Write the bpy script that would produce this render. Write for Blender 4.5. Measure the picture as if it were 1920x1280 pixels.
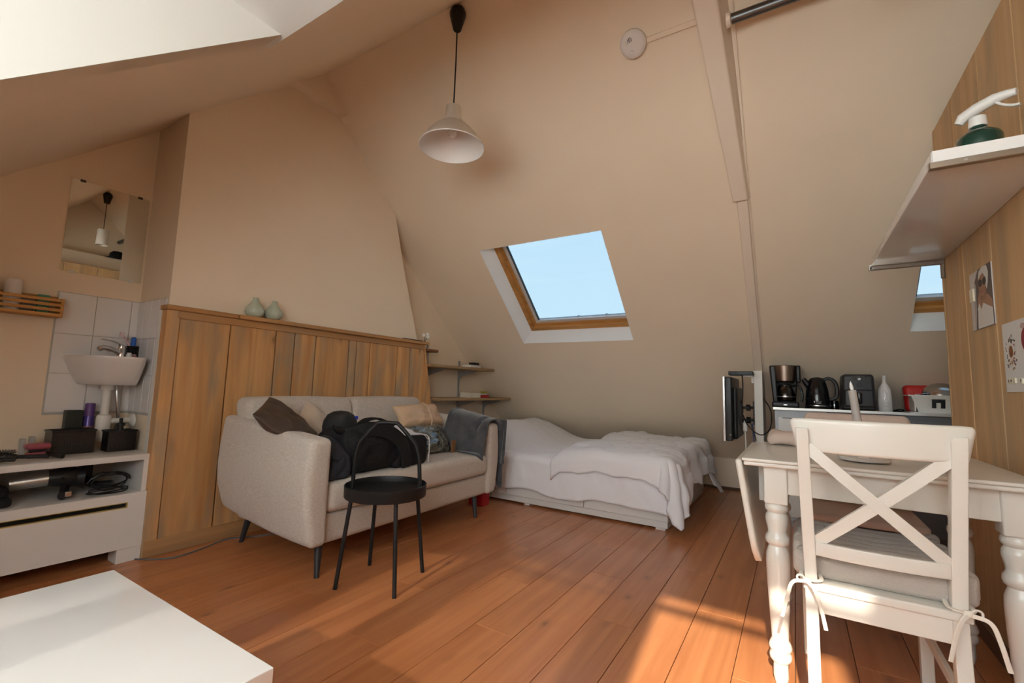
import bpy, bmesh, math, random
from mathutils import Vector, Matrix, noise
from mathutils.bvhtree import BVHTree
random.seed(7)
SC = bpy.context.scene
for o in list(bpy.data.objects): bpy.data.objects.remove(o)
COL = SC.collection

# ------------------------------------------------------------------ camera
cam = bpy.data.objects.new('camera', bpy.data.cameras.new('camera')); COL.objects.link(cam)
cam.data.sensor_fit = 'HORIZONTAL'; cam.data.sensor_width = 36; cam.data.lens = 15.943
cam.data.clip_start = 0.02
cr = Vector((0.849677, 0.526452, 0.029940)); cu = Vector((0.028591, -0.102693, 0.994302)); cf = Vector((-0.526527, 0.843980, 0.102308))
M = Matrix((cr, cu, -cf)).transposed().to_4x4(); M.translation = (0, 0, 1.0)
cam.matrix_world = M
SC.camera = cam

# ------------------------------------------------------------------ world, sun, exposure
SKY = 12.6
w = bpy.data.worlds.new('sky'); SC.world = w; w.use_nodes = True
nt = w.node_tree; nt.nodes.clear()
out = nt.nodes.new('ShaderNodeOutputWorld'); bg = nt.nodes.new('ShaderNodeBackground')
tc = nt.nodes.new('ShaderNodeTexCoord'); sep = nt.nodes.new('ShaderNodeSeparateXYZ'); rp = nt.nodes.new('ShaderNodeValToRGB')
nt.links.new(tc.outputs['Generated'], sep.inputs[0]); nt.links.new(sep.outputs['Z'], rp.inputs[0])
cr_ = rp.color_ramp; cr_.elements[0].position = 0.0; cr_.elements[0].color = (0.90, 0.96, 1, 1)
cr_.elements[1].position = 0.75; cr_.elements[1].color = (0.62, 0.76, 0.98, 1)
e = cr_.elements.new(0.3); e.color = (0.82, 0.92, 1, 1)
mpn = nt.nodes.new('ShaderNodeMapping'); mpn.inputs['Scale'].default_value = (1.0, 1.5, 11); mpn.inputs['Rotation'].default_value = (0, 0.16, 0)
nz = nt.nodes.new('ShaderNodeTexNoise'); nz.inputs['Scale'].default_value = 1.6; nz.inputs['Detail'].default_value = 3
nt.links.new(tc.outputs['Generated'], mpn.inputs[0]); nt.links.new(mpn.outputs[0], nz.inputs['Vector'])
r2 = nt.nodes.new('ShaderNodeValToRGB'); r2.color_ramp.elements[0].position = 0.50; r2.color_ramp.elements[1].position = 0.66
r2.color_ramp.elements[1].color = (0.5, 0.5, 0.5, 1)
nt.links.new(nz.outputs['Fac'], r2.inputs[0])
mx = nt.nodes.new('ShaderNodeMixRGB'); mx.inputs[2].default_value = (0.95, 1, 1, 1)
nt.links.new(r2.outputs[0], mx.inputs[0]); nt.links.new(rp.outputs[0], mx.inputs[1])
nt.links.new(mx.outputs[0], bg.inputs['Color']); bg.inputs['Strength'].default_value = SKY
nt.links.new(bg.outputs[0], out.inputs['Surface'])

sun = bpy.data.objects.new('sun_offscreen', bpy.data.lights.new('sun_offscreen', 'SUN')); COL.objects.link(sun)
sun.data.energy = 11.0; sun.data.angle = math.radians(0.9); sun.data.color = (1.0, 0.90, 0.76)
sun.rotation_euler = Vector((-0.09, 1.0, -0.65)).to_track_quat('-Z', 'Y').to_euler()
sun.location = (1, -6, 6)

SC.view_settings.view_transform = 'Standard'; SC.view_settings.look = 'None'
SC.view_settings.exposure = -0.1; SC.view_settings.gamma = 1; SC.view_settings.use_curve_mapping = False

def portal(loc, size, direction):
    L = bpy.data.lights.new('dormer_window_portal_offscreen', 'AREA'); L.shape = 'RECTANGLE'; L.size, L.size_y = size
    L.cycles.is_portal = True
    o = bpy.data.objects.new('dormer_window_portal_offscreen', L); COL.objects.link(o); o.location = loc
    o.rotation_euler = Vector(direction).to_track_quat('-Z', 'Y').to_euler()

# ------------------------------------------------------------------ materials
MATS = {}
def mat(name, col, rough=0.6, metal=0.0, spec=0.5, bump=0, bscale=200, var=0, vscale=3, coat=0, sheen=0, trans=0, stretch=None):
    if name in MATS: return MATS[name]
    m = bpy.data.materials.new(name); m.use_nodes = True; MATS[name] = m
    n = m.node_tree.nodes; l = m.node_tree.links; b = n['Principled BSDF']
    c = (*col, 1)
    b.inputs['Base Color'].default_value = c; b.inputs['Roughness'].default_value = rough
    b.inputs['Metallic'].default_value = metal; b.inputs['Specular IOR Level'].default_value = spec
    b.inputs['Coat Weight'].default_value = coat; b.inputs['Sheen Weight'].default_value = sheen
    b.inputs['Transmission Weight'].default_value = trans
    if var or bump:
        t = n.new('ShaderNodeTexCoord'); src = t.outputs['Object']
        if stretch:
            mp = n.new('ShaderNodeMapping'); mp.inputs['Scale'].default_value = stretch; l.new(src, mp.inputs[0]); src = mp.outputs[0]
    if var:
        z = n.new('ShaderNodeTexNoise'); z.inputs['Scale'].default_value = vscale; z.inputs['Detail'].default_value = 4; l.new(src, z.inputs['Vector'])
        r = n.new('ShaderNodeValToRGB'); r.color_ramp.elements[0].position = .3; r.color_ramp.elements[1].position = .7
        r.color_ramp.elements[0].color = (*[max(0, x * (1 - var)) for x in col], 1); r.color_ramp.elements[1].color = (*[min(1, x * (1 + var)) for x in col], 1)
        l.new(z.outputs['Fac'], r.inputs[0]); l.new(r.outputs[0], b.inputs['Base Color'])
    if bump:
        z = n.new('ShaderNodeTexNoise'); z.inputs['Scale'].default_value = bscale; z.inputs['Detail'].default_value = 3; l.new(src, z.inputs['Vector'])
        bm_ = n.new('ShaderNodeBump'); bm_.inputs['Strength'].default_value = bump; bm_.inputs['Distance'].default_value = .01
        l.new(z.outputs['Fac'], bm_.inputs['Height']); l.new(bm_.outputs[0], b.inputs['Normal'])
    return m

def wood(name, light, dark, grey, axis, rough=0.5, fine=22, knots=0.5, coat=0, greyamt=0.6, rnd=0.25, kscale=3.0, face=None):
    """long-grain wood along an object axis; every object gets its own offset and tone"""
    if name in MATS: return MATS[name]
    m = bpy.data.materials.new(name); m.use_nodes = True; MATS[name] = m
    n = m.node_tree.nodes; l = m.node_tree.links; b = n['Principled BSDF']
    b.inputs['Roughness'].default_value = rough; b.inputs['Coat Weight'].default_value = coat; b.inputs['Coat Roughness'].default_value = .15
    t = n.new('ShaderNodeTexCoord'); oi = n.new('ShaderNodeObjectInfo')
    mul = n.new('ShaderNodeMath'); mul.operation = 'MULTIPLY'; mul.inputs[1].default_value = 37.0; l.new(oi.outputs['Random'], mul.inputs[0])
    cmb = n.new('ShaderNodeCombineXYZ')
    for i in range(3): l.new(mul.outputs[0], cmb.inputs[i])
    add = n.new('ShaderNodeVectorMath'); l.new(t.outputs['Object'], add.inputs[0]); l.new(cmb.outputs[0], add.inputs[1])
    def mapped(s):
        mp = n.new('ShaderNodeMapping'); mp.inputs['Scale'].default_value = s; l.new(add.outputs[0], mp.inputs[0]); return mp.outputs[0]
    def sv(along, across):
        s = [across] * 3; s['XYZ'.index(axis)] = along; return s
    def nz(vec, scale, detail=5, dist=0):
        z = n.new('ShaderNodeTexNoise'); z.inputs['Scale'].default_value = scale; z.inputs['Detail'].default_value = detail; z.inputs['Distortion'].default_value = dist
        l.new(vec, z.inputs['Vector']); return z.outputs['Fac']
    def ramp(f, stops):
        r = n.new('ShaderNodeValToRGB'); e = r.color_ramp.elements
        e[0].position, e[0].color = stops[0][0], (*stops[0][1], 1); e[1].position, e[1].color = stops[-1][0], (*stops[-1][1], 1)
        for p, c in stops[1:-1]:
            q = e.new(p); q.color = (*c, 1)
        l.new(f, r.inputs[0]); return r.outputs[0]
    def mixc(f, a, bb, mode='MIX'):
        x = n.new('ShaderNodeMixRGB'); x.blend_type = mode
        for s, v in ((0, f), (1, a), (2, bb)):
            if isinstance(v, (int, float)): x.inputs[s].default_value = v
            elif isinstance(v, tuple): x.inputs[s].default_value = (*v, 1)
            else: l.new(v, x.inputs[s])
        return x.outputs[0]
    g1 = nz(mapped(sv(.9, fine)), 1.0, 6, .6)
    c = ramp(g1, [(.3, dark), (.62, light)])
    if greyamt:
        g2 = nz(mapped(sv(1.4, 8)), 1.0, 4, .4)
        f = ramp(g2, [(.47, (0, 0, 0)), (.66, (greyamt,) * 3)])
        c = mixc(f, c, grey)
    if knots:
        v = n.new('ShaderNodeTexVoronoi'); v.inputs['Scale'].default_value = kscale; v.inputs['Randomness'].default_value = 1
        ks = sv(.62, 1.3)
        if face: ks['XYZ'.index(face)] = 0
        l.new(mapped(ks), v.inputs['Vector'])
        f = ramp(v.outputs['Distance'], [(.03, (knots,) * 3), (.075, (knots * .38,) * 3), (.17, (0, 0, 0))])
        c = mixc(f, c, tuple(x * .35 for x in dark))
    hs = n.new('ShaderNodeMapRange'); hs.inputs['To Min'].default_value = 1 - rnd; hs.inputs['To Max'].default_value = 1 + rnd; l.new(oi.outputs['Random'], hs.inputs['Value'])
    hv = n.new('ShaderNodeHueSaturation'); l.new(hs.outputs[0], hv.inputs['Value']); l.new(c, hv.inputs['Color'])
    l.new(hv.outputs[0], b.inputs['Base Color'])
    bp = n.new('ShaderNodeBump'); bp.inputs['Strength'].default_value = .08; bp.inputs['Distance'].default_value = .004; l.new(g1, bp.inputs['Height']); l.new(bp.outputs[0], b.inputs['Normal'])
    return m

def glass(name, tint, gloss=0.06):
    if name in MATS: return MATS[name]
    m = bpy.data.materials.new(name); m.use_nodes = True; MATS[name] = m
    n = m.node_tree.nodes; l = m.node_tree.links; n.remove(n['Principled BSDF'])
    tr = n.new('ShaderNodeBsdfTransparent'); tr.inputs[0].default_value = (*tint, 1)
    gl = n.new('ShaderNodeBsdfGlossy'); gl.inputs['Roughness'].default_value = .02
    mxs = n.new('ShaderNodeMixShader'); mxs.inputs[0].default_value = gloss
    l.new(tr.outputs[0], mxs.inputs[1]); l.new(gl.outputs[0], mxs.inputs[2]); l.new(mxs.outputs[0], n['Material Output'].inputs['Surface'])
    return m
def sheer(name, col, see):
    m = bpy.data.materials.new(name); m.use_nodes = True
    n = m.node_tree.nodes; l = m.node_tree.links; n.remove(n['Principled BSDF'])
    tr = n.new('ShaderNodeBsdfTransparent'); tl = n.new('ShaderNodeBsdfTranslucent'); tl.inputs[0].default_value = (*col, 1)
    mxs = n.new('ShaderNodeMixShader'); mxs.inputs[0].default_value = 1 - see
    l.new(tr.outputs[0], mxs.inputs[1]); l.new(tl.outputs[0], mxs.inputs[2]); l.new(mxs.outputs[0], n['Material Output'].inputs['Surface'])
    return m

PAINT = mat('cream_wall_paint', (0.93, 0.775, 0.595), .55, bump=.06, bscale=60, var=.02, vscale=2)
PAINTW = mat('white_paint', (0.80, 0.77, 0.71), .4)
CHEEK = mat('white_dormer_paint', (0.80, 0.79, 0.75), .55)
LAM = wood('orange_laminate', (0.58, 0.225, 0.085), (0.46, 0.160, 0.055), (0.40, 0.135, 0.05), 'Y', rough=.33, fine=26, knots=.75, coat=.3, greyamt=.5, rnd=.035, kscale=4.6, face='Z')
SUB = mat('brown_backing_board', (0.22, 0.115, 0.055), .9)
PINE = wood('aged_pine', (0.72, 0.39, 0.155), (0.53, 0.25, 0.085), (0.37, 0.28, 0.18), 'Z', rough=.6, fine=16, knots=.7, greyamt=.8, rnd=.10, kscale=3.6, face='X')
PINEY = wood('aged_pine_rail', (0.60, 0.31, 0.115), (0.42, 0.195, 0.065), (0.32, 0.23, 0.14), 'Y', rough=.6, fine=16, knots=.6, greyamt=.5, rnd=.1)
PINEP = wood('partition_pine', (0.64, 0.41, 0.205), (0.52, 0.305, 0.14), (0.38, 0.275, 0.17), 'Z', rough=.6, fine=15, knots=.6, greyamt=.55, rnd=.08, kscale=2.4, face='X')
SHELFW = wood('shelf_oak', (0.42, 0.27, 0.13), (0.30, 0.18, 0.08), (0.30, 0.22, 0.14), 'Y', rough=.6, fine=20, knots=.2, greyamt=.3, rnd=.1)
BAMBOO = wood('bamboo', (0.62, 0.33, 0.10), (0.46, 0.21, 0.05), (0.4, 0.2, 0.08), 'Y', rough=.45, fine=30, knots=0, greyamt=0, rnd=.06)
FRAMEW = wood('lacquered_window_pine', (0.60, 0.29, 0.085), (0.40, 0.17, 0.04), (0.3, 0.15, 0.06), 'X', rough=.35, fine=16, knots=.2, greyamt=.2, rnd=.08)
TILE = mat('glazed_white_tile', (0.86, 0.84, 0.83), .18, coat=.4)
GROUT = mat('grey_grout', (0.55, 0.52, 0.47), .9)
CERAM = mat('white_ceramic', (0.80, 0.77, 0.75), .12, coat=.5)
CHROME = mat('chrome', (0.75, 0.75, 0.75), .12, 1)
STEEL = mat('brushed_steel', (0.55, 0.54, 0.52), .32, 1)
WPLAST = mat('white_plastic', (0.82, 0.80, 0.75), .35)
WLAM = mat('white_laminate', (0.78, 0.75, 0.72), .30)
WGLOSS = mat('white_gloss_board', (0.78, 0.76, 0.74), .12, coat=.4)
WLACQ = mat('white_lacquer', (0.76, 0.72, 0.65), .28, coat=.25)
BLACK = mat('black_plastic', (0.013, 0.013, 0.014), .38, spec=.35)
BLACKM = mat('black_powder_coat', (0.012, 0.012, 0.013), .45, spec=.3)
BLACKG = mat('black_gloss', (0.01, 0.01, 0.012), .12)
BLKFAB = mat('black_nylon', (0.013, 0.0135, 0.015), .8, spec=.25, bump=.25, bscale=300, var=.2, vscale=6)
NAVY = mat('dark_blue_grey_cloth', (0.045, 0.05, 0.065), .85, bump=.3, bscale=120)
SOFA = mat('grey_beige_woven_fabric', (0.60, 0.525, 0.455), .9, bump=.35, bscale=260, var=.12, vscale=60, sheen=.2, stretch=(1, 1, 3))
SHEET = mat('white_cotton', (0.90, 0.89, 0.93), .85, bump=.45, bscale=9, sheen=.1)
THROW = mat('charcoal_fleece', (0.07, 0.075, 0.085), .95, bump=.5, bscale=90, var=.35, vscale=12, sheen=.5)
LEATHER = mat('dark_brown_leather', (0.055, 0.036, 0.026), .38, bump=.12, bscale=90)
VELVET = mat('beige_velvet', (0.55, 0.42, 0.31), .8, sheen=.6, var=.1, vscale=5)
SATIN = mat('champagne_satin', (0.66, 0.46, 0.30), .33, var=.10, vscale=6, bump=.15, bscale=12)
MIRROR = mat('silvered_glass', (0.80, 0.82, 0.77), .01, 1)
DARKGLASS = mat('dark_glass', (0.02, 0.02, 0.02), .05)
RED = mat('red_plastic', (0.55, 0.02, 0.015), .35)

# ------------------------------------------------------------------ mesh helpers
def box(bm, x0, x1, y0, y1, z0, z1):
    v = [bm.verts.new((x, y, z)) for z in (z0, z1) for y in (y0, y1) for x in (x0, x1)]
    for f in ((0, 2, 3, 1), (4, 5, 7, 6), (0, 1, 5, 4), (2, 6, 7, 3), (0, 4, 6, 2), (1, 3, 7, 5)): bm.faces.new([v[i] for i in f])
    return bm
def B(*a):
    bm = bmesh.new()
    if a: box(bm, *a)
    return bm
def bevel(bm, w, seg=2):
    bmesh.ops.bevel(bm, geom=list(bm.edges), offset=w, segments=seg, profile=.5, affect='EDGES'); return bm
def Bb(x0, x1, y0, y1, z0, z1, w=.004, seg=2):
    return bevel(B(x0, x1, y0, y1, z0, z1), w, seg)
def rb(x0, x1, y0, y1, z0, z1, r, seg=3, nu=1, fn=None, bm=None):
    """rounded box with a regular grid, optionally deformed by fn(Vector)"""
    bm = bm or bmesh.new()
    c = Vector(((x0 + x1) / 2, (y0 + y1) / 2, (z0 + z1) / 2)); h = Vector(((x1 - x0) / 2, (y1 - y0) / 2, (z1 - z0) / 2))
    r = min(r, *[a * .999 for a in h]); ax = []
    for i in range(3):
        k = nu[i] if isinstance(nu, (tuple, list)) else nu
        inner = h[i] - r
        edge = [inner + r * math.tan(math.pi / 4 * j / seg) for j in range(1, seg + 1)]
        mid = [-inner + 2 * inner * j / k for j in range(k + 1)]
        ax.append([-e for e in reversed(edge)] + mid + edge)
    cache = {}
    def V(p):
        key = tuple(round(a, 6) for a in p)
        if key in cache: return cache[key]
        q = Vector([max(-(h[i] - r), min(h[i] - r, p[i])) for i in range(3)]); d = Vector(p) - q
        s = q + d.normalized() * r if d.length > 1e-9 else q
        s = s + c
        if fn: s = fn(s)
        cache[key] = bm.verts.new(s); return cache[key]
    for a in range(3):
        b_, c_ = (a + 1) % 3, (a + 2) % 3
        for sgn in (-1, 1):
            for i in range(len(ax[b_]) - 1):
                for j in range(len(ax[c_]) - 1):
                    pts = []
                    for di, dj in ((0, 0), (1, 0), (1, 1), (0, 1)):
                        p = [0, 0, 0]; p[a] = sgn * h[a]; p[b_] = ax[b_][i + di]; p[c_] = ax[c_][j + dj]; pts.append(p)
                    if sgn < 0: pts.reverse()
                    try: bm.faces.new([V(p) for p in pts])
                    except ValueError: pass
    return bm
def lathe(prof, n=24, c=(0, 0, 0), bm=None, cap=True):
    """prof: list of (r,z); revolve about z through c"""
    bm = bm or bmesh.new(); rings = []
    for r, z in prof:
        if r < 1e-6: rings.append([bm.verts.new((c[0], c[1], c[2] + z))])
        else: rings.append([bm.verts.new((c[0] + r * math.cos(2 * math.pi * k / n), c[1] + r * math.sin(2 * math.pi * k / n), c[2] + z)) for k in range(n)])
    for a, b in zip(rings, rings[1:]):
        if len(a) == 1 and len(b) == 1: continue
        for k in range(n):
            k2 = (k + 1) % n
            if len(a) == 1: f = (a[0], b[k2], b[k])
            elif len(b) == 1: f = (a[k], a[k2], b[0])
            else: f = (a[k], a[k2], b[k2], b[k])
            bm.faces.new(f)
    if cap:
        if len(rings[0]) > 1: bm.faces.new(list(reversed(rings[0])))
        if len(rings[-1]) > 1: bm.faces.new(rings[-1])
    return bm
def smoothpts(pts, k=6):
    pts = [Vector(p) for p in pts]
    if len(pts) < 3: return pts
    P = [pts[0] * 2 - pts[1]] + pts + [pts[-1] * 2 - pts[-2]]; out = []
    for i in range(1, len(P) - 2):
        a, b, c, d = P[i - 1], P[i], P[i + 1], P[i + 2]
        for j in range(k):
            t = j / k
            out.append(.5 * ((2 * b) + (-a + c) * t + (2 * a - 5 * b + 4 * c - d) * t * t + (-a + 3 * b - 3 * c + d) * t ** 3))
    out.append(pts[-1]); return out
def tube(pts, r, n=8, bm=None, smooth=0, flat=None, up=None):
    """pipe along pts; r float or list; flat=(w,t) makes a ribbon section"""
    bm = bm or bmesh.new()
    pts = smoothpts(pts, smooth) if smooth else [Vector(p) for p in pts]
    rings = []; prev = None
    for i, p in enumerate(pts):
        t = (pts[min(i + 1, len(pts) - 1)] - pts[max(i - 1, 0)]).normalized()
        if prev is None:
            ref = Vector(up) if up else (Vector((0, 0, 1)) if abs(t.z) < .9 else Vector((1, 0, 0)))
            nrm = (ref - t * ref.dot(t)).normalized()
        else: nrm = (prev - t * prev.dot(t)).normalized()
        prev = nrm; bn = t.cross(nrm); rr = r[min(i, len(r) - 1)] if isinstance(r, list) else r
        ring = []
        for k in range(n):
            a = 2 * math.pi * k / n
            if flat: ring.append(bm.verts.new(p + bn * flat[0] / 2 * math.copysign(abs(math.cos(a)) ** .6, math.cos(a)) + nrm * flat[1] / 2 * math.copysign(abs(math.sin(a)) ** .6, math.sin(a))))
            else: ring.append(bm.verts.new(p + (nrm * math.cos(a) + bn * math.sin(a)) * rr))
        rings.append(ring)
    for a, b in zip(rings, rings[1:]):
        for k in range(n): bm.faces.new((a[k], a[(k + 1) % n], b[(k + 1) % n], b[k]))
    bm.faces.new(list(reversed(rings[0]))); bm.faces.new(rings[-1])
    return bm
def prism(poly, axis, a0, a1, bm=None):
    """extrude a 2-d polygon along an axis; poly coords are the other two axes in cyclic order (x:(y,z), y:(x,z), z:(x,y))"""
    bm = bm or bmesh.new()
    def mk(p, a): return {'x': (a, p[0], p[1]), 'y': (p[0], a, p[1]), 'z': (p[0], p[1], a)}[axis]
    A = [bm.verts.new(mk(p, a0)) for p in poly]; C = [bm.verts.new(mk(p, a1)) for p in poly]
    n = len(poly); bm.faces.new(list(reversed(A))); bm.faces.new(C)
    for i in range(n): bm.faces.new((A[i], A[(i + 1) % n], C[(i + 1) % n], C[i]))
    bmesh.ops.recalc_face_normals(bm, faces=list(bm.faces)); return bm
def grid(fn, nu, nv, bm=None, wrap=False):
    bm = bm or bmesh.new()
    V = [[bm.verts.new(fn(i / nu, j / nv)) for j in range(nv + 1)] for i in range(nu + 1)]
    for i in range(nu):
        for j in range(nv): bm.faces.new((V[i][j], V[i + 1][j], V[i + 1][j + 1], V[i][j + 1]))
    return bm
def pillow(w, h, t, n=14, pinch=.10, sag=0, seed=0, wr=.004):
    bm = bmesh.new()
    def side(s):
        def f(a, b):
            u, v = 2 * a - 1, 2 * b - 1
            e = max(0, (1 - abs(u) ** 3.0) * (1 - abs(v) ** 3.0)) ** .55
            x = u * w / 2 * (1 - pinch * (1 - abs(v) ** 1.5) * abs(u)); y = v * h / 2 * (1 - pinch * (1 - abs(u) ** 1.5) * abs(v))
            k = noise.noise(Vector((u * 2.2 + seed, v * 2.2, s))) * wr * 3 * e + noise.noise(Vector((u * 6 + seed, v * 6, s))) * wr * e
            return Vector((x, y - sag * e * v, s * (t / 2 * e) + k))
        return f
    grid(side(1), n, n, bm); grid(lambda a, b: side(-1)(1 - a, b), n, n, bm)
    bmesh.ops.remove_doubles(bm, verts=list(bm.verts), dist=1e-4); return bm

def obj(name, bm, m, parent=None, smooth=False, solid=0, subsurf=0, label=None, kind=None, off=None, world=True, sangle=None):
    """one mesh object; with a parent, coordinates are given in world space unless world=False"""
    bmesh.ops.recalc_face_normals(bm, faces=list(bm.faces))
    if parent is not None and world:
        mw = OFF.get(parent.name, Vector((0, 0, 0)))
        for v in bm.verts: v.co -= mw
    me = bpy.data.meshes.new(name); bm.to_mesh(me); bm.free()
    me.materials.append(m)
    if smooth: me.shade_smooth()
    if sangle is not None: me.set_sharp_from_angle(angle=math.radians(sangle))
    o = bpy.data.objects.new(name, me); COL.objects.link(o)
    if parent is not None: o.parent = parent; OFF[o.name] = OFF.get(parent.name, Vector((0, 0, 0)))
    if solid:
        s = o.modifiers.new('solid', 'SOLIDIFY'); s.thickness = solid; s.offset = off if off is not None else 0
    if subsurf:
        s = o.modifiers.new('sub', 'SUBSURF'); s.levels = subsurf; s.render_levels = subsurf
    if label: o['label'] = label
    if kind: o['kind'] = kind
    return o
OFF = {}
def sm(name, bm, m, parent=None, ang=35, **k): return obj(name, bm, m, parent, smooth=True, sangle=ang, **k)
def thing(name, label, cat, loc=(0, 0, 0), rot=(0, 0, 0), group=None):
    o = bpy.data.objects.new(name, None); COL.objects.link(o); o.empty_display_size = .05
    o.location = loc; o.rotation_euler = rot; o['label'] = label; o['category'] = cat
    if group: o['group'] = group
    OFF[o.name] = Vector(loc); return o
def tag(o, label, cat, group=None):
    o['label'] = label; o['category'] = cat
    if group: o['group'] = group
    return o
def rebase(o, loc):
    """move the origin of a top-level mesh to loc"""
    l = Vector(loc)
    for v in o.data.vertices: v.co -= l
    o.location = l; OFF[o.name] = l; return o
def struct(name, bm, m, **k):
    o = obj(name, bm, m, **k); o['kind'] = 'structure'; return o
def text_mesh(s, size, depth=.0006):
    c = bpy.data.curves.new('txt', 'FONT'); c.body = s; c.size = size; c.align_x = 'CENTER'; c.align_y = 'CENTER'; c.extrude = depth; c.resolution_u = 2
    o = bpy.data.objects.new('txt', c); COL.objects.link(o)
    me = bpy.data.meshes.new_from_object(o.evaluated_get(bpy.context.evaluated_depsgraph_get()))
    bm = bmesh.new(); bm.from_mesh(me); bpy.data.objects.remove(o); bpy.data.meshes.remove(me); return bm

def wm(o):
    m = o.matrix_basis.copy()
    while o.parent: o = o.parent; m = o.matrix_basis @ m
    return m
def family(o):
    r = [o] if o.type == 'MESH' else []
    for c in o.children: r += family(c)
    return r
def push_out(o, targets, gap=.002, rounds=3, along=None):
    """soft things give way: vertices of o that lie inside a target are moved to its surface"""
    M_ = wm(o); Mi = M_.inverted(); d = Vector((.137, .291, .947)).normalized(); trees = []
    for t in targets:
        for p in family(t):
            bm = bmesh.new(); bm.from_mesh(p.data); bm.transform(wm(p)); bmesh.ops.triangulate(bm, faces=list(bm.faces))
            if not any(e.is_boundary for e in bm.edges): trees.append(BVHTree.FromBMesh(bm))     # closed bodies only
            bm.free()
    for _ in range(rounds):
        for v in o.data.vertices:
            for t in trees:
                q = M_ @ v.co; h = 0; r0 = q.copy()
                while h < 40:
                    r = t.ray_cast(r0, d)
                    if r[0] is None: break
                    h += 1; r0 = r[0] + d * 1e-5
                near = t.find_nearest(q)
                if near[0] is None: continue
                if along is not None:
                    if h % 2:
                        w_ = Vector(along(q) if callable(along) else along).normalized(); r = t.ray_cast(q, w_)
                        if r[0] is not None: v.co = Mi @ (r[0] + w_ * gap)
                elif h % 2:
                    nn = (near[0] - q); nn = nn.normalized() if nn.length > 1e-6 else near[1]
                    v.co = Mi @ (near[0] + nn * gap)
                elif near[3] < gap * .98:
                    nn = (q - near[0]); nn = nn.normalized() if nn.length > 1e-6 else near[1]
                    v.co = Mi @ (near[0] + nn * gap)
# ------------------------------------------------------------------ geometry of the attic
S = 0.906; YR, ZR = 2.022, 3.406           # ridge
def zf(y): return ZR - S * (y - YR)        # far slope
def zn(y): return ZR - S * (YR - y)        # near slope
CL = math.hypot(1, S); TF = Vector((0, 1 / CL, -S / CL)); NF = Vector((0, S / CL, 1 / CL))   # along far slope (down), outward normal
YK = 5.42
XM, XC, XG, XW, XR = -3.58, -3.16, -3.35, 0.665, 2.30

# floor
FL = struct('floor', B(-3.9, 2.5, -1.3, 5.7, -.10, -.0125), SUB)
FL['label'] = 'orange laminate plank floor'
seams = [-.22 + .1932 * k for k in range(-18, 14)]
bcache = {}
for i, x0 in enumerate(seams):
    if x0 < -3.75 or x0 > 2.3: continue
    off = (i * 0.47) % 1.29; y = -1.25 - off
    while y < 5.6:
        a, b_ = max(y, -1.25), min(y + 1.29, 5.6); y += 1.29
        if b_ - a < .02: continue
        L = round(b_ - a, 3)
        if L not in bcache:
            o = obj('floor_board', bevel(B(.0013, .1919, .0003, L - .0003, -.0125, 0), .0010, 1), LAM, FL, world=False); bcache[L] = o
        else:
            o = bcache[L].copy(); COL.objects.link(o); o.parent = FL
        o.location = (x0, a, 0)

# left gable: recess behind the basin, chimney breast, far recess with shelves
bm = B(-3.9, XM, -1.3, 1.2, -.05, 0)
bm.free()
bm = prism([(-1.3, -.05), (1.2, -.05), (1.2, zn(1.2) + .1), (-1.3, zn(-1.3) + .1)], 'x', -3.9, XM)
prism([(3.0, -.05), (5.6, -.05), (5.6, .3), (YK, zf(YK) + .08), (3.0, zf(3.0) + .08)], 'x', -3.9, XG, bm)
WL = struct('wall_left', bm, PAINT)
bm = prism([(1.185, -.05), (1.185, zn(1.185) + .05), (YR, ZR + .05), (2.905, zf(2.905) + .03), (3.087, 2.031), (3.293, 1.45), (3.40, 1.05), (3.50, .70), (3.66, -.05)], 'x', -3.88, XC)
struct('wall_chimney', bm, PAINT)
struct('trim_1', prism([(1.80, 3.205), (YR, ZR + .02), (2.255, 3.197)], 'x', -3.2, -3.055), PAINT)

# far roof slope with two skylight openings
W1 = (-2.44, -1.26); W2 = (0.70, 1.88); WY = (3.292, 4.15)
def slopebox(bm, x0, x1, ya, yb, t0, t1):
    c = []
    for t in (t0, t1):
        for y in (ya, yb):
            p = Vector((0, y, zf(y))) + NF * t
            for x in (x0, x1): c.append(bm.verts.new((x, p.y, p.z)))
    for f in ((0, 2, 3, 1), (4, 5, 7, 6), (0, 1, 5, 4), (2, 6, 7, 3), (0, 4, 6, 2), (1, 3, 7, 5)): bm.faces.new([c[i] for i in f])
    return bm
bm = bmesh.new(); TH = .20
slopebox(bm, -3.9, XR + .2, YR - .12, WY[0], 0, TH); slopebox(bm, -3.9, XR + .2, WY[1], YK + .25, 0, TH)
for a, b_ in ((-3.9, W1[0]), (W1[1], W2[0]), (W2[1], XR + .2)): slopebox(bm, a, b_, WY[0], WY[1], 0, TH)
bmesh.ops.remove_doubles(bm, verts=list(bm.verts), dist=1e-5)
struct('ceiling', bm, PAINT)
struct('wall_far', B(-3.9, XR + .2, YK, YK + .15, -.05, zf(YK) + .1), PAINT)
bm = B(-2.0, XR, YK - .012, YK, 0, .03); struct('baseboard_far', bm, mat('dark_oak_strip', (.14, .07, .03), .5))

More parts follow.
